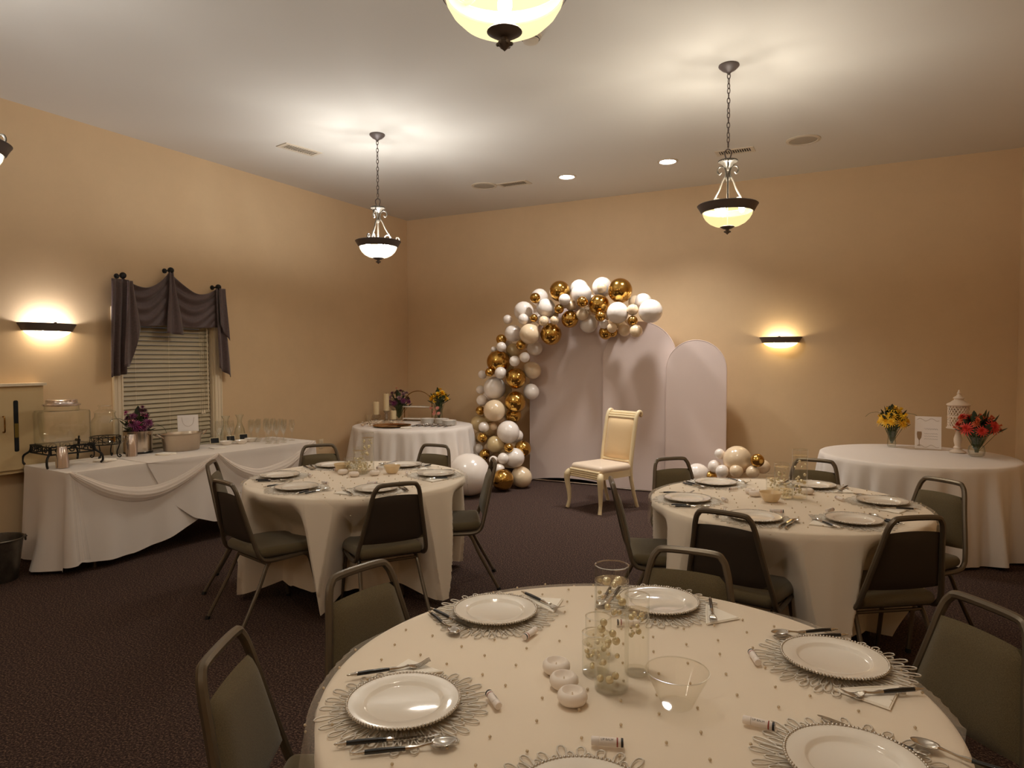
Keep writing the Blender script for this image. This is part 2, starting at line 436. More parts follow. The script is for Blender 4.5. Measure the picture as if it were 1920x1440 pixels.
jabot((3.63, 3.79), (3.60, 3.76), 2.30, lambda u: 1.43 + .03 * u, 2.5, .022, 'tail', .095)
jabot((3.75, 3.80), (3.70, 3.87), 2.29, lambda u: 1.52 + .33 * sst(.3, 1, u), 1.5, .016, 'tail', .135)
jabot((4.70, 4.79), (4.72, 4.88), 2.31, lambda u: 1.50 - .10 * u, 1.6, .018, 'tail', .10)
jabot((4.715, 4.79), (4.72, 4.83), 2.31, lambda u: 1.94 - .16 * u, 1.2, .012, 'tail', .13)

# recessed-front wall cabinet at the left edge
cb = thing('wall_cabinet', 'cream wall cabinet with narrow window slot in its door', 'cabinet', (WX, 2.72, .70))
obj('body', MB().box(0, .10, -.33, .33, 0, .68), M['cabw'], cb)
obj('ledge', MB().box(0, .125, -.345, .345, .68, .70), M['trim'], cb)
d = obj('door', MB().box(.10, .118, -.27, .27, .03, .64), M['cabw'], cb)
obj('window_slot', MB().pad(.006, .034, .40, .012), M['dark'], d, (.119, .12, .37))
obj('canister', MB().box(.1195, .1225, .107, .133, .28, .39), pm('yellow_canister', (120, 96, 24), .5), d)
obj('handle', MB().tube(catmull([(.118, .03, .33), (.14, .03, .335), (.142, .03, .39), (.14, .03, .445), (.118, .03, .45)], 5), .006, 8), M['brass'], d)
# outlet
ot = thing('wall_outlet', 'ivory wall outlet low on the wall between buffet and corner table', 'outlet', (WX, 6.277, .54))
obj('cover_plate', MB().pad(.008, .072, .116, .004), M['outlet'], ot, (.004, 0, 0))
for z in (-.026, .026): obj('socket', MB().pad(.006, .034, .034, .003), M['trim'], ot, (.009, 0, z))

# ------------------------------------------------------------------ ceiling fittings
def downlight(x, y, label):
    t = thing('recessed_downlight', label, 'light', (x, y, CZ), 0, 'recessed ceiling lights')
    obj('trim_ring', MB().lathe([(.105, 0), (.105, -.006), (.085, -.010), (.078, -.004), (.078, 0)], 28), M['vent'], t)
    obj('lens', MB().lathe([(.0001, -.016), (.05, -.014), (.078, -.003)], 28), emis('downlight_lens', (236, 240, 255), 14), t)
    l = bpy.data.lights.new('downlight', 'SPOT'); l.energy = 54; l.color = COOL; l.spot_size = R(115); l.spot_blend = .8; l.shadow_soft_size = .12
    lo = bpy.data.objects.new('downlight_beam', l); COL.objects.link(lo); lo.parent = t; lo.location = (0, 0, -.03)
downlight(-2.954, 6.98, 'glowing recessed downlight nearest the flat ceiling speaker and vent pair')
downlight(-1.812, 6.93, 'glowing recessed downlight nearest the hanging chandelier over the far table')
def speaker(x, y, label):
    t = thing('ceiling_speaker', label, 'speaker', (x, y, CZ), 0, 'ceiling speakers')
    obj('rim', MB().lathe([(.15, 0), (.15, -.008), (.125, -.012), (.122, -.006)], 36), M['vent'], t)
    obj('grille', MB().lathe([(.0001, -.011), (.08, -.0095), (.123, -.006)], 36), M['grille'], t)
speaker(-3.961, 6.89, 'round ceiling speaker beside a vent and the first downlight')
speaker(-.527, 6.846, 'round ceiling speaker alone on the right part of the ceiling')
def vent(x, y, rz, L, label):
    t = thing('ceiling_vent', label, 'vent', (x, y, CZ), rz, 'ceiling vents')
    obj('frame', MB().box(-L / 2, L / 2, -.085, -.058, -.008, 0).box(-L / 2, L / 2, .058, .085, -.008, 0).box(-L / 2, -L / 2 + .035, -.058, .058, -.008, 0).box(L / 2 - .035, L / 2, -.058, .058, -.008, 0), M['vent'], t)
    obj('backing', MB().box(-L / 2 + .03, L / 2 - .03, -.06, .06, -.0015, 0), M['dark'], t)
    n = 13; bm_ = MB().box(-.004, .004, -.058, .058, -.007, -.0015).mesh('louver', M['vent'])
    for i in range(n): obj('louver', bm_, None, t, (-L / 2 + .05 + (L - .1) * i / (n - 1), 0, 0), (0, R(25), 0))
vent(-4.86, 4.88, R(79), .40, 'rectangular ceiling vent above the buffet wall')
vent(-3.61, 6.97, R(0), .38, 'rectangular ceiling vent beside a round speaker')
vent(-1.144, 6.90, R(0), .36, 'rectangular ceiling vent seen behind the chandelier chain')
sd = thing('smoke_detector', 'white round smoke detector on the ceiling behind the near chandelier', 'smoke detector', (-1.884, 3.867, CZ))
obj('base_plate', MB().lathe([(.0001, -.012), (.068, -.012), (.072, 0)], 28), M['vent'], sd)
obj('dome', MB().lathe([(.0001, -.05), (.03, -.048), (.048, -.04), (.055, -.012)], 28), M['vent'], sd)
obj('vent_slot', MB().lathe([(.054, -.026), (.057, -.024), (.055, -.021)], 28), M['dark'], sd)

# ------------------------------------------------------------------ chandeliers
def chandelier(x, y, watts, color, label, em):
    t = thing('bowl_chandelier', label, 'chandelier', (x, y, CZ), R(20), 'bowl chandeliers')
    can = MB().lathe([(.068, 0), (.07, -.008), (.066, -.014), (.06, -.02), (.045, -.034), (.022, -.046), (.012, -.055), (.008, -.064), (.0001, -.066)], 24)
    obj('canopy', can, M['bronze'], t)
    lk = MB(); n = 15
    for i in range(n):
        z = -.075 - i * .0335; tw = (pi / 2 if i % 2 else 0) + .3 * i
        lk.tube([(.0095 * cos(a) * cos(tw), .0095 * cos(a) * sin(tw), z + .021 * sin(a)) for a in [2 * pi * k / 10 for k in range(10)]], .0032, 5, True)
    obj('chain', lk, M['bronze'], t)
    obj('yoke', MB().tube(catmull([(0, 0, -.572), (.018, 0, -.585), (.022, 0, -.605), (.010, 0, -.648)], 4), .0045, 6).tube(catmull([(0, 0, -.572), (-.018, 0, -.585), (-.022, 0, -.605), (-.010, 0, -.648)], 4), .0045, 6), M['bronze'], t)
    col = MB().lathe([(.001, -.640), (.03, -.643), (.05, -.647), (.060, -.655), (.057, -.665), (.04, -.673), (.03, -.69), (.018, -.70), (.01, -.705), (.001, -.705)], 24)
    for k in range(24): col.sphere((.060 * cos(2 * pi * k / 24), .060 * sin(2 * pi * k / 24), -.657), .0075, 6, 4)
    obj('collar', col, M['antique'], t)
    obj('centre_rod', MB().tube([(0, 0, -.70), (0, 0, -.96)], .0075, 8).tube([(0, 0, -.96), (0, 0, -1.11)], .003, 6).lathe([(.001, -.745), (.016, -.76), (.018, -.775), (.008, -.795), (.001, -.795)], 12), M['antique'], t)
    for k in range(3):
        arm = MB()
        for P in ([(.024, -.70), (.042, -.684), (.068, -.687), (.080, -.712), (.066, -.735), (.050, -.724)],
                  [(.024, -.70), (.016, -.745), (.042, -.79), (.066, -.845), (.104, -.905), (.125, -.958), (.16, -.968), (.19, -.952), (.188, -.925), (.168, -.92), (.162, -.938), (.172, -.945)],
                  [(.122, -.95), (.108, -.91), (.08, -.9), (.06, -.918), (.066, -.94), (.084, -.938), (.082, -.925)]):
            arm.tube(catmull([(r, 0, z) for r, z in P], 5), .0062, 6)
        obj('scroll_arm', arm, M['antique'], t, rot=(0, 0, 2 * pi * k / 3 + .35))
    obj('rim', MB().lathe([(.178, -.962), (.2, -.955), (.206, -.96), (.2, -.968), (.19, -.985), (.18, -1.004), (.172, -1.012), (.164, -1.008), (.172, -.99), (.178, -.962)], 40), M['bronze'], t)
    obj('added_rim_blackout', MB().lathe([(.176, -.9645), (.170, -.99), (.1625, -1.007)], 40), M['dark'], t)  # added matte black ring, keeps the bulb-lit inner rim from glaring through the glass
    bo = obj('glass_bowl', MB().lathe([(.03, -1.111), (.05, -1.109), (.085, -1.1), (.12, -1.082), (.148, -1.055), (.163, -1.03), (.168, -1.006)], 40), lampglass('frosted_bowl', (.62, .58, .51), *em), t)
    obj('bottom_cup', MB().lathe([(.0001, -1.103), (.048, -1.106), (.05, -1.11), (.03, -1.122), (.012, -1.126), (.012, -1.135), (.0001, -1.135)], 24), M['bronze'], t)
    fi = MB().lathe([(.008, -1.13), (.014, -1.134), (.0001, -1.138)], 10).lathe([(.01, -1.136), (.02, -1.139), (.019, -1.146), (.009, -1.155), (.0001, -1.163)], 10)
    for k in range(6): fi.sphere((.019 * cos(k * pi / 3), .019 * sin(k * pi / 3), -1.143), .006, 6, 4)
    obj('finial', fi, M['bronze'], t)
    for k in range(3):
        a = 2 * pi * k / 3 + R(97.6)
        bu = obj('bulb', MB().sphere((0, 0, 0), (.022, .022, .036), 10, 8), emis('bulb_glow', tuple(int(255 * v ** .45) for v in color), 26), t, (.095 * cos(a), .095 * sin(a), -.985))
        l = bpy.data.lights.new('bulb_light', 'POINT'); l.energy = watts; l.color = color; l.shadow_soft_size = .036
        lo = bpy.data.objects.new('bulb_light', l); COL.objects.link(lo); lo.parent = t; lo.location = (bu.location.x, bu.location.y, -.968)
    return t
EMS = [((255, 240, 205), .6), ((255, 228, 160), .33), ((255, 234, 176), .35), ((255, 240, 205), .5), ((255, 240, 205), .5), ((255, 234, 172), .4)]
for c, e in zip(CHANDELIERS, EMS): chandelier(*c, e)

# ------------------------------------------------------------------ wall sconces
def sconce(loc, rz, watts, color, em, label):
    t = thing('wall_sconce', label, 'sconce', loc, rz, 'wall sconces')
    A = dict(a0=-pi / 2, a1=pi / 2)
    obj('band', MB().lathe([(.222, 0), (.226, -.004), (.222, -.012), (.205, -.04), (.195, -.062), (.188, -.066), (.184, -.06), (.21, -.004), (.222, 0)], 36, sx=.56, **A), M['bronze'], t)
    obj('glass_shade', MB().lathe([(.0001, -.128), (.07, -.124), (.125, -.108), (.165, -.085), (.186, -.058)], 36, sx=.56, **A), lampglass('sconce_glass', (.40, .34, .25), *em), t)
    obj('back_plate', MB().box(0, .008, -.09, .09, -.11, -.005), M['bronze'], t)
    obj('top_clip', MB().pad(.012, .022, .012, .004), M['bronze'], t, (.122, 0, .002))
    for y in (-.06, .06):
        obj('bulb', MB().sphere((0, 0, 0), (.016, .016, .022), 10, 8), emis('sconce_bulb', tuple(int(255 * v ** .45) for v in color), 22), t, (.055, y, -.045))
        l = bpy.data.lights.new('sconce_light', 'POINT'); l.energy = watts; l.color = color; l.shadow_soft_size = .024
        lo = bpy.data.objects.new('sconce_light', l); COL.objects.link(lo); lo.parent = t; lo.location = (.055, y, -.045)
sconce((WX, 3.144, 1.885), 0, 3.6, (.97, .96, 1), ((255, 236, 205), .9), 'brightly lit half-bowl sconce on the wall beside the window')
sconce((-.828, DY, 1.830), -pi / 2, 1.7, (1, .84, .55), ((255, 236, 170), .85), 'lit half-bowl sconce on the back wall beside the white arches')
# ------------------------------------------------------------------ arch backdrops
def arch(name, label, loc, rz, w, h, hem_rise, t=.032):
    """spandex-covered arch frame: local x across, z up, front face towards -y"""
    th = thing(name, label, 'backdrop', loc, rz, 'white arch backdrops')
    r = w / 2
    def outline(g=0):
        P = []
        n = 12
        for i in range(n + 1):
            u = i / n; P.append((-r + g + (w - 2 * g) * u, .012 + hem_rise * 4 * u * (1 - u)))
        for i in range(29):
            a = pi * i / 28; P.append(((r - g) * cos(a), h - r + (r - g) * sin(a)))
        return P
    n = len(outline())
    mb = MB(); o0 = outline(); o1 = outline(.008)
    # front skin slightly inset for a soft piped edge, thick sides, back skin
    mb.v = [(x, -t / 2, z) for x, z in o1] + [(x, -t / 2 + .008, z) for x, z in o0] + [(x, t / 2, z) for x, z in o0]
    mb.f = [tuple(range(n)), tuple(reversed(range(2 * n, 3 * n)))]
    for k in range(2):
        for i in range(n): mb.f.append((k * n + i, (k + 1) * n + i, (k + 1) * n + (i + 1) % n, k * n + (i + 1) % n))
    obj('fabric_cover', mb, M['spandex'], th, sharp=30)
    pip = [(x, -t / 2 + .002, z) for x, z in outline(.002)[13:]]
    obj('seam', MB().tube([(r - .002, -t / 2 + .002, .02)] + pip + [(-r + .002, -t / 2 + .002, .02)], .0045, 6), M['spandex'], th)
    obj('base_bar', MB().tube([(-r + .02, 0, .014), (r - .02, 0, .014)], .011, 8), M['steel'], th)
    for s in (-1, 1):
        ft = obj('foot_bar', MB().tube([(s * (r - .04), -.17, .012), (s * (r - .04), .11, .012)], .010, 8), M['steel'], th)
        obj('end_cap', MB().tube([(s * (r - .04), -.185, .012), (s * (r - .04), -.165, .012)], .0125, 8), M['rubber'], ft)
    return th
arch('arch_backdrop', 'wide white fabric arch panel behind the balloon garland, curved hem', (-3.26, 7.90, 0), 0, 1.19, 2.24, .055)
arch('arch_backdrop', 'white fabric arch panel in the middle of three, behind the cream chair', (-2.37, 7.815, 0), 0, .90, 2.03, .012)
arch('arch_backdrop', 'lowest white fabric arch panel, nearest the lit back wall sconce', (-1.685, 7.74, 0), 0, .68, 1.80, .006)

# ------------------------------------------------------------------ balloons
BAL = {}
for k, m in (('G', 'gold'), ('W', 'bwhite'), ('P', 'bpearl'), ('K', 'bkhaki')):
    prof = [(.0001, 1.0)] + [(sin(a) * (1 - .05 * max(0, -cos(a))), cos(a) * (1.0 if cos(a) > 0 else 1.06)) for a in [pi * i / 16 for i in range(1, 15)]] + [(.06, -1.09), (.028, -1.12), (.045, -1.17), (.07, -1.2), (.0001, -1.19)]
    BAL[k] = MB().lathe(prof, 28).mesh('balloon', M[m], 60)
CN = {'G': 'chrome gold', 'W': 'white', 'P': 'pearl ivory', 'K': 'sand beige'}
ORD = ['first', 'second', 'third', 'fourth', 'fifth', 'sixth', 'seventh', 'eighth', 'ninth', 'tenth', 'eleventh', 'twelfth', 'thirteenth', 'fourteenth', 'fifteenth', 'sixteenth', 'seventeenth', 'eighteenth', 'nineteenth', 'twentieth', 'twenty-first', 'twenty-second', 'twenty-third', 'twenty-fourth']
def size_word(r): return 'giant' if r > .2 else 'large' if r > .1205 else 'medium' if r > .085 else 'small' if r > .0555 else 'tiny'
def balloons(L, group, where):
    n = {}; tot = {}
    for c, x, y, z, r in L: tot[(c, size_word(r))] = tot.get((c, size_word(r)), 0) + 1
    cx = sum(l[1] for l in L) / len(L); 
    for i, (c, x, y, z, r) in enumerate(L):
        k = (c, size_word(r)); n[k] = n.get(k, 0) + 1
        o = bpy.data.objects.new('balloon', BAL[c]); COL.objects.link(o)
        o.location = (x, y, z); o.scale = (r * .97, r * .97, r)
        # the knot points at the garland's core: the mean of its neighbours, a little behind
        nb = [b for b in L if 0 < (b[1] - x) ** 2 + (b[2] - y) ** 2 + (b[3] - z) ** 2 < .12]
        core = Vector((sum(b[1] for b in nb), sum(b[2] for b in nb), sum(b[3] for b in nb))) / len(nb) if nb else Vector((x, y + .2, z))
        core.y += .12
        dv = Vector((x, y, z)) - core
        o.rotation_euler = dv.to_track_quat('Z', 'Y').to_euler()
        w = (ORD[n[k] - 1] + ' such one ') if tot[k] > 1 else 'only such one '
        tag(o, '%s %s balloon, %s%s' % (size_word(r), CN[c], w, where), 'balloon', group)
GARLAND = [
    ('P',-3.710,7.354,0.132,0.132), ('G',-3.820,7.070,0.136,0.136), ('P',-4.143,7.300,0.025,0.081), ('W',-3.888,7.101,0.253,0.069), ('W',-4.019,6.616,0.254,0.254),
    ('W',-3.776,7.296,0.375,0.125), ('W',-3.991,7.146,0.351,0.056), ('W',-3.860,7.159,0.380,0.072), ('K',-3.853,7.504,0.403,0.081), ('G',-4.206,7.303,0.390,0.068),
    ('G',-3.756,7.475,0.467,0.107), ('K',-4.055,7.508,0.445,0.085), ('P',-4.255,7.500,0.427,0.080), ('G',-3.815,7.214,0.504,0.062), ('W',-4.318,7.330,0.450,0.065),
    ('K',-4.081,7.358,0.516,0.111), ('P',-3.946,7.535,0.510,0.085), ('P',-4.545,7.367,0.536,0.143), ('G',-4.213,7.259,0.604,0.065), ('K',-4.424,7.558,0.565,0.070),
    ('W',-3.871,7.538,0.616,0.084), ('P',-4.497,7.548,0.639,0.059), ('K',-4.293,7.597,0.659,0.084), ('W',-3.933,7.425,0.672,0.148), ('W',-4.219,7.314,0.732,0.070),
    ('P',-4.154,7.447,0.725,0.049), ('K',-4.451,7.591,0.743,0.113), ('K',-4.355,7.679,0.825,0.085), ('P',-4.137,7.661,0.814,0.084), ('G',-4.398,7.529,0.919,0.060),
    ('P',-4.117,7.401,0.937,0.142), ('G',-3.969,7.641,0.864,0.103), ('K',-4.080,7.703,0.918,0.081), ('W',-4.390,7.560,1.050,0.074), ('W',-4.407,7.742,1.082,0.078),
    ('W',-4.491,7.690,1.182,0.057), ('G',-3.904,7.560,1.043,0.143), ('W',-4.199,7.560,1.214,0.149), ('K',-4.133,7.729,1.181,0.087), ('W',-4.458,7.690,1.382,0.057),
    ('G',-4.201,7.430,1.420,0.059), ('W',-4.324,7.742,1.467,0.085), ('W',-4.042,7.430,1.414,0.077), ('W',-3.740,7.690,1.170,0.104), ('G',-3.896,7.560,1.342,0.136),
    ('G',-4.144,7.560,1.553,0.154), ('K',-4.109,7.729,1.482,0.087), ('W',-4.212,7.560,1.710,0.040), ('P',-4.118,7.716,1.661,0.058), ('W',-3.843,7.430,1.561,0.069),
    ('W',-4.031,7.430,1.739,0.064), ('G',-4.102,7.560,1.837,0.068), ('P',-3.725,7.690,1.443,0.112), ('K',-3.998,7.690,1.696,0.097), ('W',-4.082,7.716,1.776,0.055),
    ('W',-3.704,7.430,1.609,0.066), ('G',-3.755,7.430,1.760,0.065), ('W',-3.930,7.560,1.912,0.110), ('K',-3.867,7.716,1.788,0.071), ('W',-4.010,7.560,2.089,0.059),
    ('W',-3.689,7.690,1.722,0.098), ('P',-3.632,7.430,1.893,0.132), ('W',-3.721,7.430,2.078,0.068), ('W',-3.816,7.742,2.100,0.068), ('W',-3.781,7.560,2.186,0.125),
    ('G',-3.579,7.430,2.086,0.052), ('W',-3.698,7.742,2.160,0.079), ('W',-3.636,7.742,2.095,0.070), ('P',-3.445,7.430,2.046,0.065), ('G',-3.407,7.560,1.891,0.136),
    ('G',-3.561,7.430,2.329,0.066), ('W',-3.624,7.690,2.359,0.112), ('W',-3.475,7.560,2.214,0.120), ('P',-3.301,7.430,2.053,0.056), ('K',-3.447,7.716,2.129,0.064),
    ('G',-3.243,7.430,2.184,0.060), ('G',-3.289,7.560,2.410,0.130), ('P',-3.287,7.716,2.275,0.063), ('W',-3.171,7.430,2.293,0.073), ('G',-3.157,7.560,2.068,0.108),
    ('P',-3.143,7.560,2.229,0.067), ('W',-3.139,7.716,2.239,0.063), ('P',-2.995,7.560,2.120,0.077), ('W',-3.088,7.690,2.441,0.115), ('G',-2.945,7.430,2.259,0.068),
    ('W',-3.010,7.560,2.366,0.127), ('W',-2.964,7.690,2.012,0.113), ('P',-2.993,7.716,2.166,0.062), ('W',-2.963,7.742,2.305,0.068), ('G',-2.784,7.560,2.224,0.129),
    ('G',-2.719,7.430,2.083,0.065), ('P',-2.704,7.430,2.408,0.059), ('W',-2.795,7.690,2.446,0.123), ('W',-2.725,7.560,2.000,0.060), ('P',-2.751,7.716,2.110,0.061),
    ('G',-2.743,7.690,1.906,0.088), ('P',-2.577,7.430,1.945,0.059), ('G',-2.657,7.690,1.905,0.060), ('G',-2.526,7.560,2.382,0.146), ('W',-2.511,7.430,2.116,0.128),
    ('K',-2.607,7.716,2.017,0.064), ('P',-2.473,7.560,1.922,0.075), ('P',-2.463,7.716,2.059,0.059), ('P',-2.333,7.430,2.144,0.066), ('P',-2.388,7.690,2.253,0.078),
    ('G',-2.332,7.430,2.019,0.061), ('W',-2.295,7.690,2.247,0.106), ('P',-2.293,7.430,1.903,0.076), ('W',-2.127,7.430,2.121,0.137),
]
CLUSTER = [
    ('P',-1.640,7.300,0.125,0.125), ('W',-1.420,7.200,0.150,0.150), ('P',-1.150,7.230,0.170,0.170), ('W',-0.900,7.220,0.140,0.140), ('K',-1.270,7.400,0.150,0.150),
    ('W',-1.554,7.250,0.349,0.125), ('G',-1.415,7.250,0.338,0.064), ('W',-1.375,7.250,0.450,0.070), ('W',-1.324,7.250,0.585,0.056), ('W',-1.275,7.130,0.424,0.069),
    ('P',-1.146,7.250,0.534,0.150), ('P',-1.135,7.130,0.438,0.071), ('P',-0.977,7.130,0.437,0.068), ('G',-0.933,7.130,0.560,0.070), ('P',-0.911,7.370,0.464,0.076),
]
balloons(GARLAND, 'balloons of the arch garland', 'up the garland from its foot')
balloons(CLUSTER, 'balloons of the floor cluster', 'going right in the floor cluster')

# ------------------------------------------------------------------ cream chair before the arches (local: faces +y, origin on the floor)
cc = thing('cream_accent_chair', 'cream wood chair with gold satin back and scrolled top rail before the arches', 'chair', (-2.46, 6.76, 0), R(155.5))
def fl(x0, y0, h, r0, r1): return None
sw, sd_ = .245, .245
for s in (-1, 1):   # cabriole front legs
    P = catmull([(s * .225, .235, .40), (s * .245, .262, .36), (s * .248, .262, .29), (s * .235, .248, .18), (s * .232, .246, .08), (s * .24, .265, .0)], 5)
    rr = [interp([(0, .030), (.2, .036), (.45, .028), (.8, .019), (1, .021)], i / (len(P) - 1)) for i in range(len(P))]
    obj('front_leg', MB().tube(P, rr, 10), M['cream'], cc)
for s in (-1, 1):   # rear legs run up into the back posts with a scrolled top
    P = catmull([(s * .215, -.33, 0), (s * .212, -.275, .16), (s * .21, -.235, .33), (s * .21, -.23, .46), (s * .21, -.252, .62), (s * .21, -.285, .82), (s * .21, -.315, .96), (s * .21, -.35, 1.015), (s * .21, -.385, 1.01), (s * .21, -.395, .985), (s * .21, -.378, .972)], 5)
    rr = [interp([(0, .018), (.3, .024), (.5, .024), (.8, .021), (1, .016)], i / (len(P) - 1)) for i in range(len(P))]
    obj('back_post', MB().tube(P, rr, 10), M['cream'], cc)
fr_ = MB()
for k in range(4): fr_.tube([(-.22, .243, .352 + .022 * k), (.22, .243, .352 + .022 * k)], .0125, 8)
fr_.box(-.22, .22, .20, .24, .342, .43)
obj('fluted_front_rail', fr_, M['cream'], cc)
for s in (-1, 1): obj('side_rail', MB().box(s * .205 - .016, s * .205 + .016, -.235, .235, .345, .425), M['cream'], cc)
obj('rear_rail', MB().box(-.21, .21, -.245, -.21, .345, .425), M['cream'], cc)
obj('seat_cushion', MB().pad(.46, .47, .085, .042), M['satin2'], cc, (0, .005, .440))
def backfn(off):
    Y = [(.50, -.236), (.62, -.252), (.82, -.285), (.955, -.315)]
    def fn(u, v):
        z = .50 + .44 * v; y = interp(Y, z)
        bulge = (1 - (2 * u - 1) ** 6) * (1 - (2 * v - 1) ** 8)
        return (.19 * (2 * u - 1), y + off * bulge, z)
    return fn
obj('back_cushion', MB().grid(backfn(.028), 16, 16).grid(backfn(-.02), 16, 16), M['satin'], cc)
obj('lower_back_rail', MB().tube([(-.21, -.237, .495), (.21, -.237, .495)], .017, 8), M['cream'], cc)
tr_ = MB()
for k, (y, z) in enumerate([(-.318, .955), (-.33, .978), (-.348, .998), (-.372, 1.004)]): tr_.tube([(-.21, y, z), (.21, y, z)], .0135, 8)
obj('fluted_top_rail', tr_, M['cream'], cc)

# ------------------------------------------------------------------ olive banquet chair (local: faces +y, origin on the floor under the seat)
ch0 = thing('banquet_chair', 'x', 'chair', (0, 0, 0), 0, 'olive banquet chairs')
def mirror(P): return [(-x, y, z) for x, y, z in reversed(P)]
half = [(.195, .17, .400), (.205, .02, .398), (.212, -.13, .402), (.212, -.185, .425), (.204, -.212, .49), (.160, -.262, .70), (.141, -.286, .80), (.122, -.298, .845), (.085, -.302, .862)]
P = catmull(half + mirror(half), 6)
obj('back_frame', MB().tube(P, .0135, 8, ell=1.0), M['frame'], ch0)
def by(z): return interp([(.43, -.196), (.50, -.213), (.70, -.2605), (.80, -.2845)], z)
def bx(z): return interp([(.43, .198), (.50, .190), (.70, .150), (.80, .130)], z)
def bpanel(front):
    mb = MB()
    def fn(u, v):
        z = .512 + .276 * v; e = 1 - (2 * u - 1) ** 8; g = 1 - (2 * v - 1) ** 8
        x = bx(z) * (2 * u - 1)
        return (x, by(z) + (.022 * e * g + .004 if front else -.010 * e * g + .004), z + .008 * (1 - (2 * u - 1) ** 2) * (2 * v - 1))
    return mb.grid(fn, 14, 14)
obj('backrest', bpanel(True), M['olive'], ch0)
obj('back_shell', bpanel(False), M['shell'], ch0)
def seatpt(sx, sy, sz):
    mb = MB().pad(sx, sy, sz, .032, nu=32, nv=12)
    mb.v = [(x * (1 + .06 * y / .2) , y, z - (.018 * max(0, y - .12) / .08 if y > .12 else 0)) for x, y, z in mb.v]
    return mb
obj('seat', seatpt(.425, .43, .062), M['olive'], ch0, (0, .015, .445))
obj('seat_pan', MB().box(-.19, .19, -.17, .19, .405, .416), M['shell'], ch0)
for s in (-1, 1):
    rl = obj('rear_leg', MB().tube(catmull([(s * .165, .06, .392), (s * .172, -.07, .392), (s * .178, -.125, .372), (s * .188, -.19, .24), (s * .205, -.315, .012)], 6), .0115, 8), M['frame'], ch0)
    obj('glide', MB().tube([(s * .205, -.312, .02), (s * .207, -.32, 0)], .015, 8), M['rubber'], rl)
    fl_ = obj('front_leg', MB().tube(catmull([(s * .165, -.02, .390), (s * .175, .10, .390), (s * .182, .145, .365), (s * .192, .175, .24), (s * .205, .225, .012)], 6), .0115, 8), M['frame'], ch0)
    obj('glide', MB().tube([(s * .205, .222, .02), (s * .207, .226, 0)], .015, 8), M['rubber'], fl_)
obj('cross_bar', MB().tube([(-.182, .14, .372), (.182, .14, .372)], .009, 8).tube([(-.178, -.125, .372), (.178, -.125, .372)], .009, 8), M['frame'], ch0)

TL, TR, TF = Vector((-3.15, 3.677)), Vector((-.4026, 4.183)), Vector((-.5375, 1.629))
NL, NR, NF = 'round table by the buffet', 'round table near the floor balloons', 'nearest round table'
# table, angle from the table's centre, distance of the back, turn away from facing the centre, label
CHS = [
    ('L', -151, 1.01, 11, 'olive banquet chair with its back to the buffet, farther of that pair'),
    ('L', -100, .985, -4, 'olive banquet chair seen side-on, whole, at the buffet-side table'),
    ('L', -36, .95, 2, 'dark-backed banquet chair facing away at the front of the buffet-side table'),
    ('L', 30, .95, 4, 'banquet chair seen edge-on before the giant white balloon'),
    ('L', 148, 1.04, -6, 'banquet chair across the buffet-side table, nearest the end of the buffet'),
    ('L', 91, .99, 0, 'banquet chair before the corner table with tiered stand'),
    ('R', -157, .98, 0, 'banquet chair edge-on before the cream accent chair'),
    ('R', -100, .96, 0, 'dark-backed banquet chair facing away, just beyond the far chair of the near table'),
    ('R', -46, .90, -8, 'dark-backed banquet chair angled at the right front of the far right table'),
    ('R', 31, .96, 18, 'banquet chair between the far table and the lantern table'),
    ('R', 142, 1.03, -6, 'banquet chair before the lowest white arch and the floor balloons'),
    ('R', 84, 1.02, 0, 'banquet chair half hidden by the tall pearl vase, near the lantern table'),
    ('F', -151, 1.00, 0, 'olive banquet chair nearest the viewer, alone on open carpet'),
    ('F', 171, .99, 0, 'olive banquet chair at the near table, between it and the buffet-side table'),
    ('F', 92, .88, 0, 'olive banquet chair across the near table behind the tall pearl vase'),
    ('F', 40, 1.12, 0, 'olive banquet chair in the dark right corner of the near table'),
]
DENTS = {'L': [], 'R': [], 'F': []}
CT = {'L': TL, 'R': TR, 'F': TF}
for i, (t, a, d, turn, lb) in enumerate(CHS):
    c = CT[t]; p = Vector((c.x + d * cos(R(a)), c.y + d * sin(R(a))))
    face = R(a + 180 + turn)                       # heading of the chair
    o = Vector((p.x + .29 * cos(face), p.y + .29 * sin(face)))
    rz = face - pi / 2
    q = ch0 if i == 0 else copy_tree(ch0)
    q.location = (o.x, o.y, 0); q.rotation_euler = (0, 0, rz); q['label'] = lb; q['group'] = 'olive banquet chairs'
    sf = o + Vector((cos(face), sin(face))) * .24        # front edge of the seat
    rel = o - c; relf = sf - c
    DENTS[t].append((atan2(relf.y, relf.x), hypot(relf.x, relf.y), atan2(rel.y, rel.x)))

# ------------------------------------------------------------------ round tables, cloths, sheer overlays
tab0 = None
def folding_table(c, label):
    global tab0
    if tab0 is None:
        t = thing('round_folding_table', label, 'table', (c[0], c[1], 0), 0, 'round folding tables')
        obj('tabletop', MB().lathe([(.0001, .722), (.738, .722), (.742, .735), (.738, .748), (.0001, .748)], 48), M['wood'], t)
        for s in (-1, 1):
            for q in (-1, 1): obj('leg', MB().tube([(s * .34, q * .30, .722), (s * .36, q * .30, 0)], .013, 8), M['frame'], t)
            obj('leg_brace', MB().tube([(s * .355, -.30, .18), (s * .355, .30, .18)], .010, 8), M['frame'], t)
        tab0 = t; return t
    return dup(tab0, (c[0], c[1], 0), random.uniform(0, 3), label)

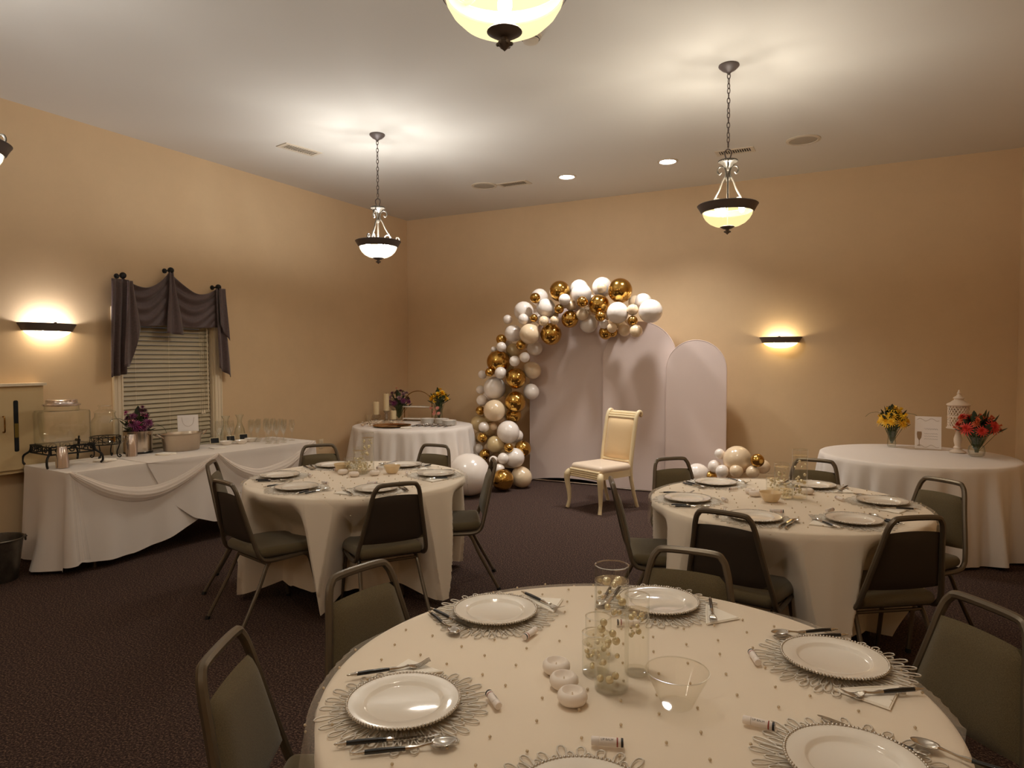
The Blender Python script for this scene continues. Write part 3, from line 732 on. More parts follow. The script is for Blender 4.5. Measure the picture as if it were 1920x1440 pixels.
def cloth_fn(seed, dents, zt, zhem, nl, amp, flare, rt=.757):
    rnd = random.Random(seed)
    ph = [rnd.uniform(0, 2 * pi) for _ in range(6)]
    tops = [0, .25, .5, .68, .725, .743, .753]
    tz = [0, 0, 0, 0, -.001, -.004, -.010]
    def folds(a):
        s = sin(nl * a + ph[0] + .8 * sin(2 * a + ph[1])) + .45 * sin((nl * 2 - 1) * a + ph[2]) + .3 * sin((nl // 2 + 1) * a + ph[3])
        return s / 1.5
    NT = 34
    def fn(u, v):
        a = 2 * pi * u; j = v * (len(tops) + NT - 1)
        j = int(round(j))
        if j < len(tops): r, z = tops[j], zt + tz[j]
        else:
            t = (j - len(tops) + 1) / NT
            f = folds(a); D = 0; push = 0
            for da, rf, dc in dents:
                dd = abs(adiff(a, da)); w0 = R(12) + R(9) * t; w1 = w0 + R(9)
                b = 1 - sst(w0, w1, dd)
                if b > push: push = b; D = rf
            zh = zhem + .07 * push + .012 * f
            z = zt - .018 - t * (zt - .018 - zh)
            r = rt + (flare + amp * f) * t ** .8 * (1 - .8 * push)
            if push > 0:
                k = sst(zt - .03, .49, z) ** .8 if z > .49 else 1
                tgt = max(.36, D + .07)
                r = r + (min(r, tgt) - r) * push * k + .008 * f * push
            else: r += .035 * t * (1 if dents else 0)
        return (r * cos(a), r * sin(a), z)
    return fn, len(tops) + NT - 1
def tablecloth(c, label, seed, dents, mat, zt=.757, zhem=.045, nl=15, amp=.030, flare=.02, nu=840):
    fn, nv = cloth_fn(seed, dents, zt, zhem, nl, amp, flare)
    o = obj('tablecloth', MB().grid(fn, nu, nv, True), mat, None, (c[0], c[1], 0), sharp=75)
    return tag(o, label, 'tablecloth', 'tablecloths')

def overlay(c, label, rz, half, seed, zt=.7585, pitch=.104, skip=()):
    """square sheer tulle square laid over the cloth, its corners hanging, sewn with small pearls"""
    rnd = random.Random(seed); p1, p2 = rnd.uniform(0, 6), rnd.uniform(0, 6)
    def drop(x, y):
        r = hypot(x, y); a = atan2(y, x)
        if r < .745: return (x, y, zt + .0008 * sin(9 * x + p1) * sin(8 * y + p2) + .0008)
        e = r - .745
        if e < .03: rr = .745 + e * .9; z = zt - e * e * 8
        else: rr = .772 + .012 * sin(11 * a + p1) * min(1, e * 6) + .10 * (e - .03); z = zt - .0072 - (e - .03) * .98
        return (rr * cos(a), rr * sin(a), z)
    def fn(u, v): return drop(half * (2 * u - 1), half * (2 * v - 1))
    o = obj('tulle_overlay', MB().grid(fn, 70, 70), M['tulle'], None, (c[0], c[1], 0), (0, 0, rz), sharp=80)
    tag(o, label, 'table overlay', 'sheer table overlays')
    mb = MB(); n = int(half / pitch); cr, sr = cos(rz), sin(rz)
    for i in range(-n, n + 1):
        for j in range(-n, n + 1):
            x = (i + (.5 if j % 2 else 0)) * pitch + rnd.uniform(-.012, .012); y = j * pitch * .95 + rnd.uniform(-.012, .012)
            if abs(x) > half or abs(y) > half: continue
            wx, wy = c[0] + x * cr - y * sr, c[1] + x * sr + y * cr
            if any((wx - q[0]) ** 2 + (wy - q[1]) ** 2 < q[2] ** 2 for q in skip): continue
            q = drop(x, y); mb.sphere((q[0], q[1], q[2] + .0030), .0037, 8, 6)
    obj('sewn_pearls', mb, M['pearl_s'], o, kind='stuff')
    return o

PLATES = {'F': [(-139, .55), (154, .56), (96, .57), (37, .60), (-15, .555), (-79, .515)],
          'L': [(-150, .54), (-94, .54), (-38, .57), (31, .55), (151, .52), (87, .51)],
          'R': [(-152, .56), (-98, .57), (-47, .545), (18, .535), (143, .56), (76, .54)]}
TALLV = {'F': [(-.547, 1.582), (-.512, 1.690), (-.616, 1.640), (-.630, 1.735)], 'L': [(-3.219, 3.872), (-3.275, 3.843), (-3.31, 3.80), (-3.17, 3.79)], 'R': [(-.322, 4.272), (-.43, 4.385), (-.49, 4.50), (-.40, 4.30)]}
def pxy(t, i):
    a, r = PLATES[t][i]; c = CT[t]; return (c.x + r * cos(R(a)), c.y + r * sin(R(a)))
OV = {'F': (R(-145 - 45), .72), 'L': (R(84), .66), 'R': (R(43), .71)}
for t, nm, lb in (('L', NL, 'the buffet-side round table'), ('R', NR, 'the round table near the floor balloons'), ('F', NF, 'the nearest round table')):
    c = CT[t]
    folding_table(c, 'round folding table hidden under the cloth of ' + lb)
    tablecloth(c, 'ivory floor-length cloth pushed in by chairs on ' + lb, {'L': 3, 'R': 5, 'F': 8}[t], DENTS[t], M['linen_w'])
    sk = [pxy(t, i) + (.14,) for i in range(6)] + [v + (.05,) for v in TALLV[t]]
    overlay(c, 'sheer pearl-dotted tulle square over the cloth of ' + lb, OV[t][0], OV[t][1], ord(t), skip=sk)
CCT, RTT = (-5.06, 6.97), (.41, 6.745)
folding_table(CCT, 'round folding table under the white cloth in the room corner')
tablecloth(CCT, 'white pleated cloth on the round dessert table in the room corner', 21, [], M['linen'], zhem=.02, nl=19, amp=.075, flare=.055)
folding_table(RTT, 'round folding table under the white cloth by the lantern')
tablecloth(RTT, 'white pleated cloth on the round table with the lantern and two bouquets', 26, [], M['linen'], zhem=.02, nl=18, amp=.070, flare=.05)
# ------------------------------------------------------------------ place settings (local: origin at the plate, +y to the table's centre)
ZT = .7605
PD = {'F': ["the near table's place beside the lone carpet chair", "the near table's place beyond the three candles", "the near table's place behind the tall pearl vase",
            "the near table's place beside the dark corner chair", "the near table's place cropped at lower right", "the near table's place cropped at the bottom edge"],
      'L': ["the buffet-side table's place closest to the buffet", "the buffet-side table's place before the side-on chair", "the buffet-side table's place before the facing-away chair",
            "the buffet-side table's place closest to the giant balloon", "the buffet-side table's far place nearest the flutes", "the buffet-side table's far place nearest the dessert table"],
      'R': ["the far right table's place nearest the cream chair", "the far right table's place before the facing-away chair", "the far right table's place before the angled dark chair",
            "the far right table's place nearest the lantern table", "the far right table's place nearest the floor balloons", "the far right table's place behind its tall vase"]}
plate0 = thing('dinner_plate', 'x', 'plate', (0, 0, 0))
obj('plate_body', MB().lathe([(.0001, .0045), (.084, .0045), (.0885, .006), (.0925, .0125), (.096, .0140), (.1285, .0168), (.1305, .0168), (.1305, .0150), (.096, .0105), (.082, 0), (.0001, 0)], 72), M['china'], plate0)
bd = MB(); NB = 100
for k in range(NB): bd.sphere((.1325 * cos(2 * pi * k / NB), .1325 * sin(2 * pi * k / NB), .0168), .0038, 8, 6)
obj('bead_rim', bd, M['bead'], plate0)
# openwork petal placemat: three rings of long loops
pmb = MB()
for ring, (r0, r1, n, wd, off) in enumerate([(.095, .150, 28, .0095, 0), (.120, .178, 28, .0115, .5), (.150, .202, 28, .0125, 0)]):
    for k in range(n):
        a = 2 * pi * (k + off) / n; jr = random.uniform(-.010, .006); skew = random.uniform(-.05, .05)
        P = []
        for i in range(12):
            q = 2 * pi * i / 12; rr = (r0 + r1 + jr) / 2 - (r1 + jr - r0) / 2 * cos(q); ww = wd * sin(q) * (.65 - .35 * cos(q))
            ang = a + skew * (rr - r0) / .05 * .4
            P.append((rr * cos(ang) - ww * sin(ang), rr * sin(ang) + ww * cos(ang), .0014))
        pmb.tube(P, .0019, 5, True)
pmesh = pmb.mesh('placemat', M['matsil'], 80)

def handle(par):
    obj('handle', MB().tube([(0, -.088, .0055), (0, -.06, .006), (0, -.02, .0055), (0, -.004, .0048)], [.0050, .0056, .0050, .0042], 10), M['black'], par)
    T = Matrix.Translation((0, -.088, .0055)) @ Matrix.Rotation(R(90), 4, 'X')
    obj('finial', MB().lathe([(.0001, -.001), (.0052, 0), (.0056, .004), (.0038, .008), (.0042, .011), (.0030, .015), (.0022, .019), (.0030, .021), (.0022, .0245), (.0001, .026)], 10, T), M['silver'], par)
fork0 = thing('fork', 'x', 'fork', (0, 0, 0)); handle(fork0)
fk = MB().tube([(0, -.004, .0048), (0, .004, .005), (0, .02, .004), (0, .036, .0055), (0, .046, .0075)], [.0046, .0050, .0028, .0024, .0034], 8)
def fz(t): return .0075 - .006 * sin(pi * min(1, t * 1.1)) + .013 * max(0, t - .35) ** 1.2
def fpl(y0, y1, x0, x1):
    def fn(u, v):
        t0 = (y0 + (y1 - y0) * v - .042) / .062; k = min(1, .35 + 2.6 * max(0, t0))
        return ((x0 + (x1 - x0) * u) * k, y0 + (y1 - y0) * v, fz(max(0, t0)))
    return fn
fk.grid(fpl(.042, .066, -.0115, .0115), 6, 6)
for k in range(4): x = -.0115 + k * .0064; fk.grid(fpl(.065, .104, x, x + .0038), 1, 6)
solid(obj('tines', fk, M['silver'], fork0), .0008)
knife0 = thing('knife', 'x', 'knife', (0, 0, 0)); handle(knife0)
kb = MB().tube([(0, -.004, .0048), (0, .004, .0046), (0, .012, .004)], [.0046, .0050, .0030], 8)
kb.prism([(-.004, .010), (.0055, .010), (.0065, .03), (.0066, .085), (.004, .103), (-.0005, .110), (-.0035, .106), (-.005, .09)], .0030, .0042, Matrix(((1, 0, 0, 0), (0, 0, 1, 0), (0, 1, 0, 0), (0, 0, 0, 1))))
obj('blade', kb, M['silver'], knife0)
spoon0 = thing('spoon', 'x', 'spoon', (0, 0, 0)); handle(spoon0)
sb = MB().tube([(0, -.004, .0048), (0, .004, .005), (0, .02, .0055), (0, .04, .009), (0, .054, .011)], [.0046, .0050, .0028, .0023, .0036], 8)
def spn(u, v):
    a = 2 * pi * u; r = v; y = .078 + .028 * r * cos(a); x = .0185 * r * sin(a) * (1 + .12 * cos(a + pi))
    return (x, y, .0035 + .0085 * r * r)
sb.grid(spn, 20, 6, True)
solid(obj('bowl', sb, M['silver'], spoon0), .0009)
balm0 = thing('lip_balm', 'x', 'lip balm', (0, 0, 0))
TX = Matrix.Rotation(R(90), 4, 'Y')
obj('barrel', MB().lathe([(.0001, -.034), (.0085, -.034), (.009, -.033), (.009, .016), (.0085, .0165), (.0001, .0165)], 18, Matrix.Translation((0, 0, .009)) @ TX), M['card'], balm0)
obj('cap', MB().lathe([(.0001, .017), (.0088, .017), (.0092, .018), (.0092, .033), (.008, .0345), (.0001, .0345)], 18, Matrix.Translation((0, 0, .009)) @ TX), M['card'], balm0)
obj('printed_band', MB().lathe([(.0092, -.033), (.00925, -.0285), (.0092, -.028)], 18, Matrix.Translation((0, 0, .009)) @ TX), M['blackprint'], balm0)
obj('red_mark', MB().lathe([(.0092, -.022), (.00925, -.021), (.00925, -.0195), (.0092, -.019)], 18, Matrix.Translation((0, 0, .009)) @ TX), M['redprint'], balm0)
tc_ = bpy.data.curves.new('lettering', 'FONT'); tc_.body = 'LIP BALM'; tc_.size = .0066; tc_.align_x = 'CENTER'; tc_.align_y = 'CENTER'
to_ = bpy.data.objects.new('lettering_curve', tc_); COL.objects.link(to_)
tm_ = bpy.data.meshes.new_from_object(to_.evaluated_get(bpy.context.evaluated_depsgraph_get())); bpy.data.objects.remove(to_)
for v in tm_.vertices:                      # wrap the letters round the barrel
    x, y = v.co.x, v.co.y; a = y / .0094 - .6
    v.co = (-x + .001, -.0094 * sin(a), .009 + .0094 * cos(a))
tm_.materials.clear(); tm_.materials.append(M['blackprint'])
lt_ = obj('lettering', tm_, None, balm0); lt_.rotation_euler = (0, 0, 0)
# folded triangle napkin
nk = MB()
def tri(z, s): return [(-.088 * s, -.006 * s, z), (.088 * s, -.002, z), (.008 * s, .098 * s, z)]
a_, b_ = tri(0, 1), tri(.0022, .985)
nk.add(a_ + b_, [(0, 2, 1), (3, 4, 5), (0, 1, 4, 3), (1, 2, 5, 4), (2, 0, 3, 5)])
nk.add([(x, y + .002, z + .0025) for x, y, z in tri(0, .93)] + [(x, y + .003, z + .0045) for x, y, z in tri(0, .90)], [(0, 2, 1), (3, 4, 5), (0, 1, 4, 3), (1, 2, 5, 4), (2, 0, 3, 5)])
nk.tube([(-.088, -.006, .002), (0, -.006, .003), (.088, -.002, .002)], .0038, 6)
nmesh = nk.mesh('napkin', M['paper'], 30)

def place_root(root, first, loc, rz, label, group):
    if first: root.location = loc; root.rotation_euler = (0, 0, rz); root['label'] = label; root['group'] = group; return root
    return dup(root, loc, rz, label, group)
cnt = 0
for t in 'FLR':
    for i in range(6):
        a, r = PLATES[t][i]; x0, y0 = pxy(t, i); h = R(a + 180) - pi / 2
        rnd = random.Random(ord(t) * 10 + i); pd = PD[t][i]; f1 = cnt == 0; cnt += 1
        def W(x, y): return (x0 + x * cos(h) - y * sin(h), y0 + x * sin(h) + y * cos(h))
        def j(s): return rnd.uniform(-s, s)
        o = bpy.data.objects.new('placemat', pmesh); COL.objects.link(o); o.location = (x0, y0, ZT); o.rotation_euler = (0, 0, rnd.uniform(0, 6))
        tag(o, 'silver lace placemat at ' + pd, 'placemat', 'silver petal placemats')
        place_root(plate0, f1, (x0, y0, ZT + .003), rnd.uniform(0, 6), 'white beaded-rim plate at ' + pd, 'beaded dinner plates')
        dn = .13 if (t, i) == ('F', 5) else 0          # this place's fork lies nearer the diner
        ds_, dk = (.15, .05) if (t, i) == ('F', 4) else (0, 0)
        n_ = bpy.data.objects.new('napkin', nmesh); COL.objects.link(n_); q = W(-.158 + j(.01),  .015 - dn + j(.015)); n_.location = q + (ZT,); n_.rotation_euler = (0, 0, h + pi / 2 + j(.12))
        tag(n_, 'folded triangle napkin at ' + pd, 'napkin', 'triangle napkins')
        q = W(-.178 + j(.006),  -dn + j(.02)); place_root(fork0, f1, q + (ZT + .0065,), h + j(.15), 'black-handled fork on napkin at ' + pd, 'black handled forks')
        q = W(.150 + j(.008), -.03 + dk + j(.02)); place_root(knife0, f1, q + (ZT + .0028,), h + j(.10), 'black-handled knife at ' + pd, 'black handled knives')
        q = W(.186 + j(.008), -.02 - ds_ + j(.02)); place_root(spoon0, f1, q + (ZT + .001,), h + j(.12), 'black-handled spoon at ' + pd, 'black handled spoons')
        q = W(.03 + j(.03), .208 + j(.005)); rb = h + pi + j(.4)
        if t == 'F' and i == 0: rb = h + .15
        if t == 'F' and i == 4: rb = h + pi / 2 + .25
        place_root(balm0, f1, q + (ZT + .002,), rb, 'white lip balm tube at ' + pd, 'lip balm favours')

# ------------------------------------------------------------------ centrepieces
def vase(x, y, r, h, wl, npearl, seed, label, big=.009, bands=None):
    t = thing('cylinder_vase', label, 'vase', (x, y, ZT), 0, 'pearl filled cylinder vases')
    obj('glass_wall', MB().lathe([(.0001, .0), (r * .96, 0), (r, .004), (r, h)], 40), M['vglass'], t)
    obj('thick_base', MB().lathe([(.0001, .001), (r * .9, .001), (r * .93, .004), (r * .9, .009), (.0001, .010)], 40), M['glass2'], t)
    obj('waterline', MB().lathe([(r + .0003, wl - .0012), (r + .0004, wl + .0004), (r - .002, wl + .0004), (r - .002, wl - .0012)], 40), M['glassrim'], t)
    obj('rim', MB().lathe([(r + .0006, h - .001), (r + .0006, h + .001), (r - .0035, h + .0018), (r - .004, h - .001)], 40), M['glassrim'], t)
    obj('water', MB().lathe([(.0001, .0125), (r - .004, .0125), (r - .003, wl - .002), (r - .004, wl), (.0001, wl)], 40), M['water'], t)
    rnd = random.Random(seed)
    pm_ = MB().sphere((0, 0, 0), 1, 14, 10).mesh('pearl', M['pearl'])
    obj('water_surface', MB().lathe([(.0001, wl + .0004), (r - .004, wl + .0004)], 40), M['wsurf'], t)
    put = []
    for k in range(npearl):
        for tries in range(60):
            s = big * rnd.choice([.4, .5, .6, .75, .9, 1]); a = rnd.uniform(0, 2 * pi); q = (r - .005 - s) * rnd.random() ** .35
            b = bands[k % len(bands)] if bands else (.02, wl - .004)
            c = Vector((q * cos(a), q * sin(a), max(.013 + s, min(wl - s * .3, rnd.uniform(*b)))))
            if all((c - d).length > s + e for d, e in put): break
        else: continue
        put.append((c, s))
        p = obj('pearl', pm_, None, t, c); p.scale = (s, s, s)
    return t
vase(-.547, 1.582, .0425, .310, .272, 30, 1, 'tallest pearl-filled glass cylinder on the nearest table', .0105, [(.24, .272), (.20, .24), (.16, .20), (.13, .16), (.085, .115), (.262, .275), (.03, .09), (.015, .03)])
vase(-.516, 1.694, .032, .205, .165, 16, 2, 'medium pearl-filled glass cylinder behind the tallest one on the nearest table', .008, [(.08, .15), (.10, .16)])
vase(-.612, 1.645, .036, .105, .078, 14, 3, 'short pearl-filled glass cylinder beside the candles on the nearest table', .009)
vase(-.640, 1.740, .036, .110, .06, 3, 4, 'short faint glass cylinder at the back of the nearest table centrepiece', .006)
for t, c, tag_ in (('L', [(-3.219, 3.872, .045, .285, .25), (-3.275, 3.835, .045, .175, .155), (-3.315, 3.79, .045, .10, .075), (-3.19, 3.775, .040, .10, .075)], 'the buffet-side table'),
                   ('R', [(-.322, 4.272, .043, .290, .255), (-.43, 4.385, .045, .185, .165), (-.49, 4.47, .042, .10, .075), (-.39, 4.25, .036, .075, .055)], 'the far right table')):
    for k, (x, y, r, h, wl) in enumerate(c):
        vase(x, y, r, h, wl, [20, 16, 12, 10][k], 10 * ord(t) + k, ['tallest', 'medium', 'short', 'smallest, frontmost'][k] + ' pearl-filled glass cylinder of the group on ' + tag_, .0115)
cd = MB().lathe([(.0001, 0), (.022, 0), (.031, .004), (.0365, .014), (.0355, .024), (.030, .031), (.025, .0325), (.021, .029), (.017, .022), (.009, .019), (.0001, .0185)], 36).mesh('wax', M['wax'])
wk = MB().lathe([(.004, .018), (.0022, .021), (.0012, .027), (.0001, .0275)], 8).mesh('wick', M['wick'])
def fcandle(x, y, label, s=1.0):
    t = thing('floating_candle', label, 'candle', (x, y, ZT), 0, 'white disc candles')
    for n_, m_ in (('wax', cd), ('wick', wk)): obj(n_, m_, None, t).scale = (s, s, s)
fcandle(-.703, 1.595, 'white disc candle farthest back of the diagonal three on the near table')
fcandle(-.654, 1.532, 'white disc candle in the middle of the diagonal three on the near table')
fcandle(-.605, 1.468, 'white disc candle nearest the viewer of the diagonal three')
for k, (x, y) in enumerate([(-3.305, 3.70), (-3.17, 3.66), (-3.075, 3.77)]): fcandle(x, y, 'white disc candle, %s of three before the vases on the buffet-side table' % ORD[k])
fcandle(-.565, 4.23, 'white disc candle half behind the bowl on the far right table')
fcandle(-.29, 4.45, 'white disc candle seen through the tall vase on the far right table')
fcandle(-.60, 4.30, 'white disc candle behind the bowl candle on the far right table', .9)
def bowl(x, y, z, r, h, rb, mat, name, label, cat='bowl', th=.002, n=40):
    prof = []
    for i in range(9):
        u = i / 8; prof.append((rb + (r - rb) * (u ** .75), h * u))
    o = MB().lathe([(.0001, .001)] + prof + [(r - th, h)] + [(max(.001, a - th), b + th) for a, b in reversed(prof[:-1])] + [(.0001, th + .001)], n)
    return tag(obj(name, o, mat, None, (x, y, z)), label, cat)
bw_ = thing('clear_bowl', 'empty clear plastic bowl with flared rim beside the pearl vases', 'bowl', (-.380, 1.572, ZT))
obj('bowl_wall', MB().lathe([(.036, .003), (.044, .018), (.056, .044), (.067, .066), (.0745, .084), (.0735, .084), (.066, .0665), (.055, .045), (.043, .0195), (.035, .005)], 48), M['plastic'], bw_)
obj('bowl_base', MB().lathe([(.0001, 0), (.034, 0), (.037, .003), (.035, .006), (.0001, .006)], 40), M['plastic'], bw_)
obj('rim', MB().lathe([(.0755, .083), (.0755, .0855), (.0735, .0855), (.0735, .083)], 48), M['glassrim'], bw_)
china_c = pm('cream_china', (226, 202, 160), .3, coat=.3)
bowl(-3.40, 3.80, ZT, .062, .055, .034, china_c, 'cream_bowl', 'small cream bowl between the short vase and the far plate, buffet side', 'bowl')['group'] = 'cream bowls'
bowl(-3.02, 3.90, ZT, .062, .055, .034, china_c, 'cream_bowl', 'small cream bowl alone on the balloon side of the buffet-side table', 'bowl')['group'] = 'cream bowls'
bowl(-.462, 4.11, ZT, .064, .055, .034, china_c, 'cream_bowl', 'small cream bowl before the vases on the far right table', 'bowl')['group'] = 'cream bowls'

# ------------------------------------------------------------------ buffet along the window wall
BO = Vector((-5.131, 2.821)); BU = Vector((.0926, .9957)).normalized(); BN = Vector((BU.y, -BU.x)); BROT = atan2(BU.y, BU.x) - pi / 2
BL = 2.30; BDp = .70
def B(s, n, z=None):
    p = BO + BU * s + BN * n
    return (p.x, p.y) if z is None else (p.x, p.y, z)
bt = thing('buffet_table', 'long folding buffet table hidden under white cloths by the window', 'table', B(BL / 2, -BDp / 2) + (0,), BROT)
obj('tabletop', MB().box(-BDp / 2 + .01, BDp / 2 - .01, -BL / 2 + .01, BL / 2 - .01, .715, .745), M['wood'], bt)
for sy in (-1, 1):
    for sx in (-1, 1): obj('leg', MB().tube([(sx * .26, sy * .9, .715), (sx * .28, sy * .95, 0)], .014, 8), M['frame'], bt)
ZB = .757
def perim(s0, s1, endl, endr, off):
    """perimeter samples ((s,n),(outward s,n), run along) of one cloth: left end, front, right end"""
    P = []; rc = .03
    if endl:
        for k in range(14): P.append(((0 - off, -BDp + (BDp - rc) * k / 13), (-1, 0), 'L'))
        for k in range(1, 8):
            a = pi / 2 * k / 8; P.append(((rc - (rc + off) * cos(a), -rc + (rc + off) * sin(a)), (-cos(a), sin(a)), 'CL'))
    n = int((s1 - s0) / .02)
    for k in range(n + 1): P.append(((s0 + (s1 - s0) * k / n, off), (0, 1), 'F'))
    if endr:
        for k in range(1, 8):
            a = pi / 2 * k / 8; P.append(((s1 + (rc + off) * sin(a), -rc + (rc + off) * cos(a)), (sin(a), cos(a)), 'CR'))
        for k in range(14): P.append(((s1 + rc + off, -rc - (BDp - rc) * k / 13), (1, 0), 'R'))
    return P
def bcloth(label, s0, s1, endl, endr, off, hem, seed):
    rnd = random.Random(seed); p1, p2, p3 = [rnd.uniform(0, 6) for _ in range(3)]
    P = perim(s0, s1, endl, endr, off); NV = 22; mb = MB(); run = 0; V = []
    for i, ((s, n), (os_, on), kind) in enumerate(P):
        if i: run += hypot(s - P[i - 1][0][0], n - P[i - 1][0][1])
        zh = hem(s, n, kind)
        for j in range(NV + 1):
            t = j / NV; z = ZB + off * .3 - t * (ZB - zh) - (0 if j else 0)
            d = max(0.0, ZB - z)
            corner = {'CL': 1, 'CR': 1}.get(kind, 0)
            if kind == 'F' and endl: corner = max(corner, 1 - sst(0, .16, s))
            if kind == 'L': corner = max(corner, 1 - sst(0, .18, -n))
            fl = .03 * d + .035 * corner * d ** 1.2 + (.20 * math.exp(-((n + .28) / .13) ** 2) * d ** 1.4 if kind == 'L' else 0) + d * (.022 * sin(13 * run + p1) + .012 * sin(27 * run + p2)) + d * .05 * corner * sin(34 * run + p3)
            if j == 1: fl += .004
            V.append(B(s + os_ * fl, n + on * fl, z))
    mb.v = V
    for i in range(len(P) - 1):
        for j in range(NV):
            a = i * (NV + 1) + j; mb.f.append((a, a + NV + 1, a + NV + 2, a + 1))
    # the top sheet
    k = len(mb.v); a0 = 0 if endl else s0; a1 = s1 + (.03 if endr else 0)
    zt = ZB + off * .3
    q = [((a0 if not endl else -off), -BDp), (a1, -BDp), (a1, off), ((a0 if not endl else -off), off)]
    m_, nn = 14, 6
    for i in range(m_ + 1):
        for j in range(nn + 1): mb.v.append(B(q[0][0] + (q[1][0] - q[0][0]) * i / m_, -BDp + (BDp + off) * j / nn, zt))
    for i in range(m_):
        for j in range(nn):
            a = k + i * (nn + 1) + j; mb.f.append((a, a + 1, a + nn + 2, a + nn + 1))
    o = obj('tablecloth', mb, M['linen'], None, sharp=70)
    return tag(o, label, 'tablecloth', 'buffet tablecloths')
HA = [(-.05, .05), (.06, .09), (.12, .07), (.26, .06), (.46, .062), (.67, .102), (.857, .159), (1.01, .223), (1.08, .25)]
HB = [(.578, .752), (.60, .70), (.682, .539), (.814, .361), (.953, .244), (1.15, .167), (1.5, .12), (2.0, .10), (2.4, .08)]
bcloth('white cloth on the buffet half with drink dispensers, hem arching up', .03, 1.08, True, False, 0, lambda s, n, k: .03 if k in 'L' else interp(HA, s), 4)
bcloth('white cloth on the buffet half with champagne flutes, diagonal edge', .578, BL - .03, False, True, .008, lambda s, n, k: interp(HB, s), 9)
def swagb(C, w, label, seed):
    L = catmull([(s, z, 0) for s, z in C], 8); n = len(L); rnd = random.Random(seed); p1 = rnd.uniform(0, 6)
    def fn(u, v):
        i = u * (n - 1); k = min(int(i), n - 2); q = L[k].lerp(L[k + 1], i - k)
        ww = .018 + w * sin(pi * u) ** .6; a = pi * (v * 1.15 - .08)
        d = ZB - q.y; nn = .022 + .055 * max(0, d) + (.012 + .03 * sin(pi * u) ** .7) * sin(a) + .004 * sin(9 * pi * v + p1)
        return B(q.x, nn, q.y + ww * (.5 - v) * 1.0)
    o = obj('chiffon_swag', MB().grid(fn, 60, 16), M['chiffon'], None, sharp=80)
    return tag(o, label, 'swag', 'sheer buffet swags')
swagb([(.005, .760), (.119, .675), (.269, .586), (.468, .525), (.682, .526), (.913, .605), (1.187, .755)], .10, 'sheer white swag looped along the buffet front near the dispensers', 1)
swagb([(1.187, .757), (1.315, .642), (1.45, .56), (1.62, .515), (1.889, .556), (2.06, .64), (2.25, .755)], .10, 'sheer white swag looped along the buffet front near the flutes', 2)
def tail(u, v):
    d = (ZB - .10) * v
    return B(.015 + .09 * u * (.4 + .6 * v) + .01 * v, .012 + .07 * d + .008 * sin(5 * pi * u) * v ** .5, ZB + .006 - d)
tag(obj('chiffon_tail', MB().grid(tail, 30, 16), M['tulle'], None, sharp=80), 'sheer white tail hanging at the buffet corner nearest the floor bucket', 'swag')

def BZ(x, y, n=0): return (x, y, ZB + .003)
# large drink dispenser: square jar on a scrolled iron stand
ds = thing('drink_dispenser', 'large square glass drink dispenser with round lid on black scroll stand', 'dispenser', (-5.62, 3.06, ZB + .001), BROT)
def sqjar(h0, h1, w, r):
    mb = MB(); L = [(w * .94, h0), (w, h0 + .012), (w, h1 - .02), (w * .97, h1 - .004), (.125, h1)]
    for ww, z in L:
        for k in range(32):
            a = 2 * pi * (k + .5) / 32; c, s = cos(a), sin(a); e = 7
            q = ww / ((abs(c) ** e + abs(s) ** e) ** (1 / e)) if ww > .13 else ww
            mb.v.append((q * c, q * s, z))
    for j in range(len(L) - 1):
        for k in range(32): mb.f.append((j * 32 + k, j * 32 + (k + 1) % 32, (j + 1) * 32 + (k + 1) % 32, (j + 1) * 32 + k))
    mb.f.append(tuple(reversed(range(32)))); return mb
obj('glass_jar', sqjar(.165, .432, .158, .03).lathe([(.125, .432), (.118, .438), (.118, .462), (.122, .466)], 32), M['glass'], ds)
obj('lid', MB().lathe([(.122, .463), (.13, .467), (.13, .478), (.112, .484), (.108, .49), (.108, .51), (.10, .514), (.0001, .514)], 32), M['tumbler'], ds)
fr2 = MB()
for z in (.158, .10): fr2.tube([(.162, .162, z), (-.162, .162, z), (-.162, -.162, z), (.162, -.162, z)], .006, 6, True)
for side in range(4):
    m_ = Matrix.Rotation(side * pi / 2, 4, 'Z')
    for k in (-1, 0, 1):
        P = [(.162, .10 * k + .034 * (1 - t / 9) * cos(t), .130 + .024 * (1 - t / 11) * sin(t)) for t in [i * .55 for i in range(15)]]
        fr2.tube(P, .0045, 5, m=m_)
    for k in (-.15, -.05, .05, .15): fr2.tube([(.162, k, .10), (.162, k, .158)], .004, 5, m=m_)
obj('stand_frame', fr2, M['iron'], ds)
for sx in (-1, 1):
    for sy in (-1, 1):
        obj('stand_leg', MB().tube(catmull([(sx * .158, sy * .158, .155), (sx * .165, sy * .165, .11), (sx * .198, sy * .195, .075), (sx * .205, sy * .2, .03), (sx * .192, sy * .19, .006)], 5), .0085, 7), M['iron'], ds)
sp_ = obj('spigot', MB().tube([(.155, .03, .20), (.20, .03, .20)], .012, 10).tube([(.195, .03, .205), (.195, .03, .17)], .010, 10), M['black'], ds)
obj('tap_lever', MB().tube([(.195, .03, .205), (.20, .03, .235)], .007, 8), M['black'], sp_)
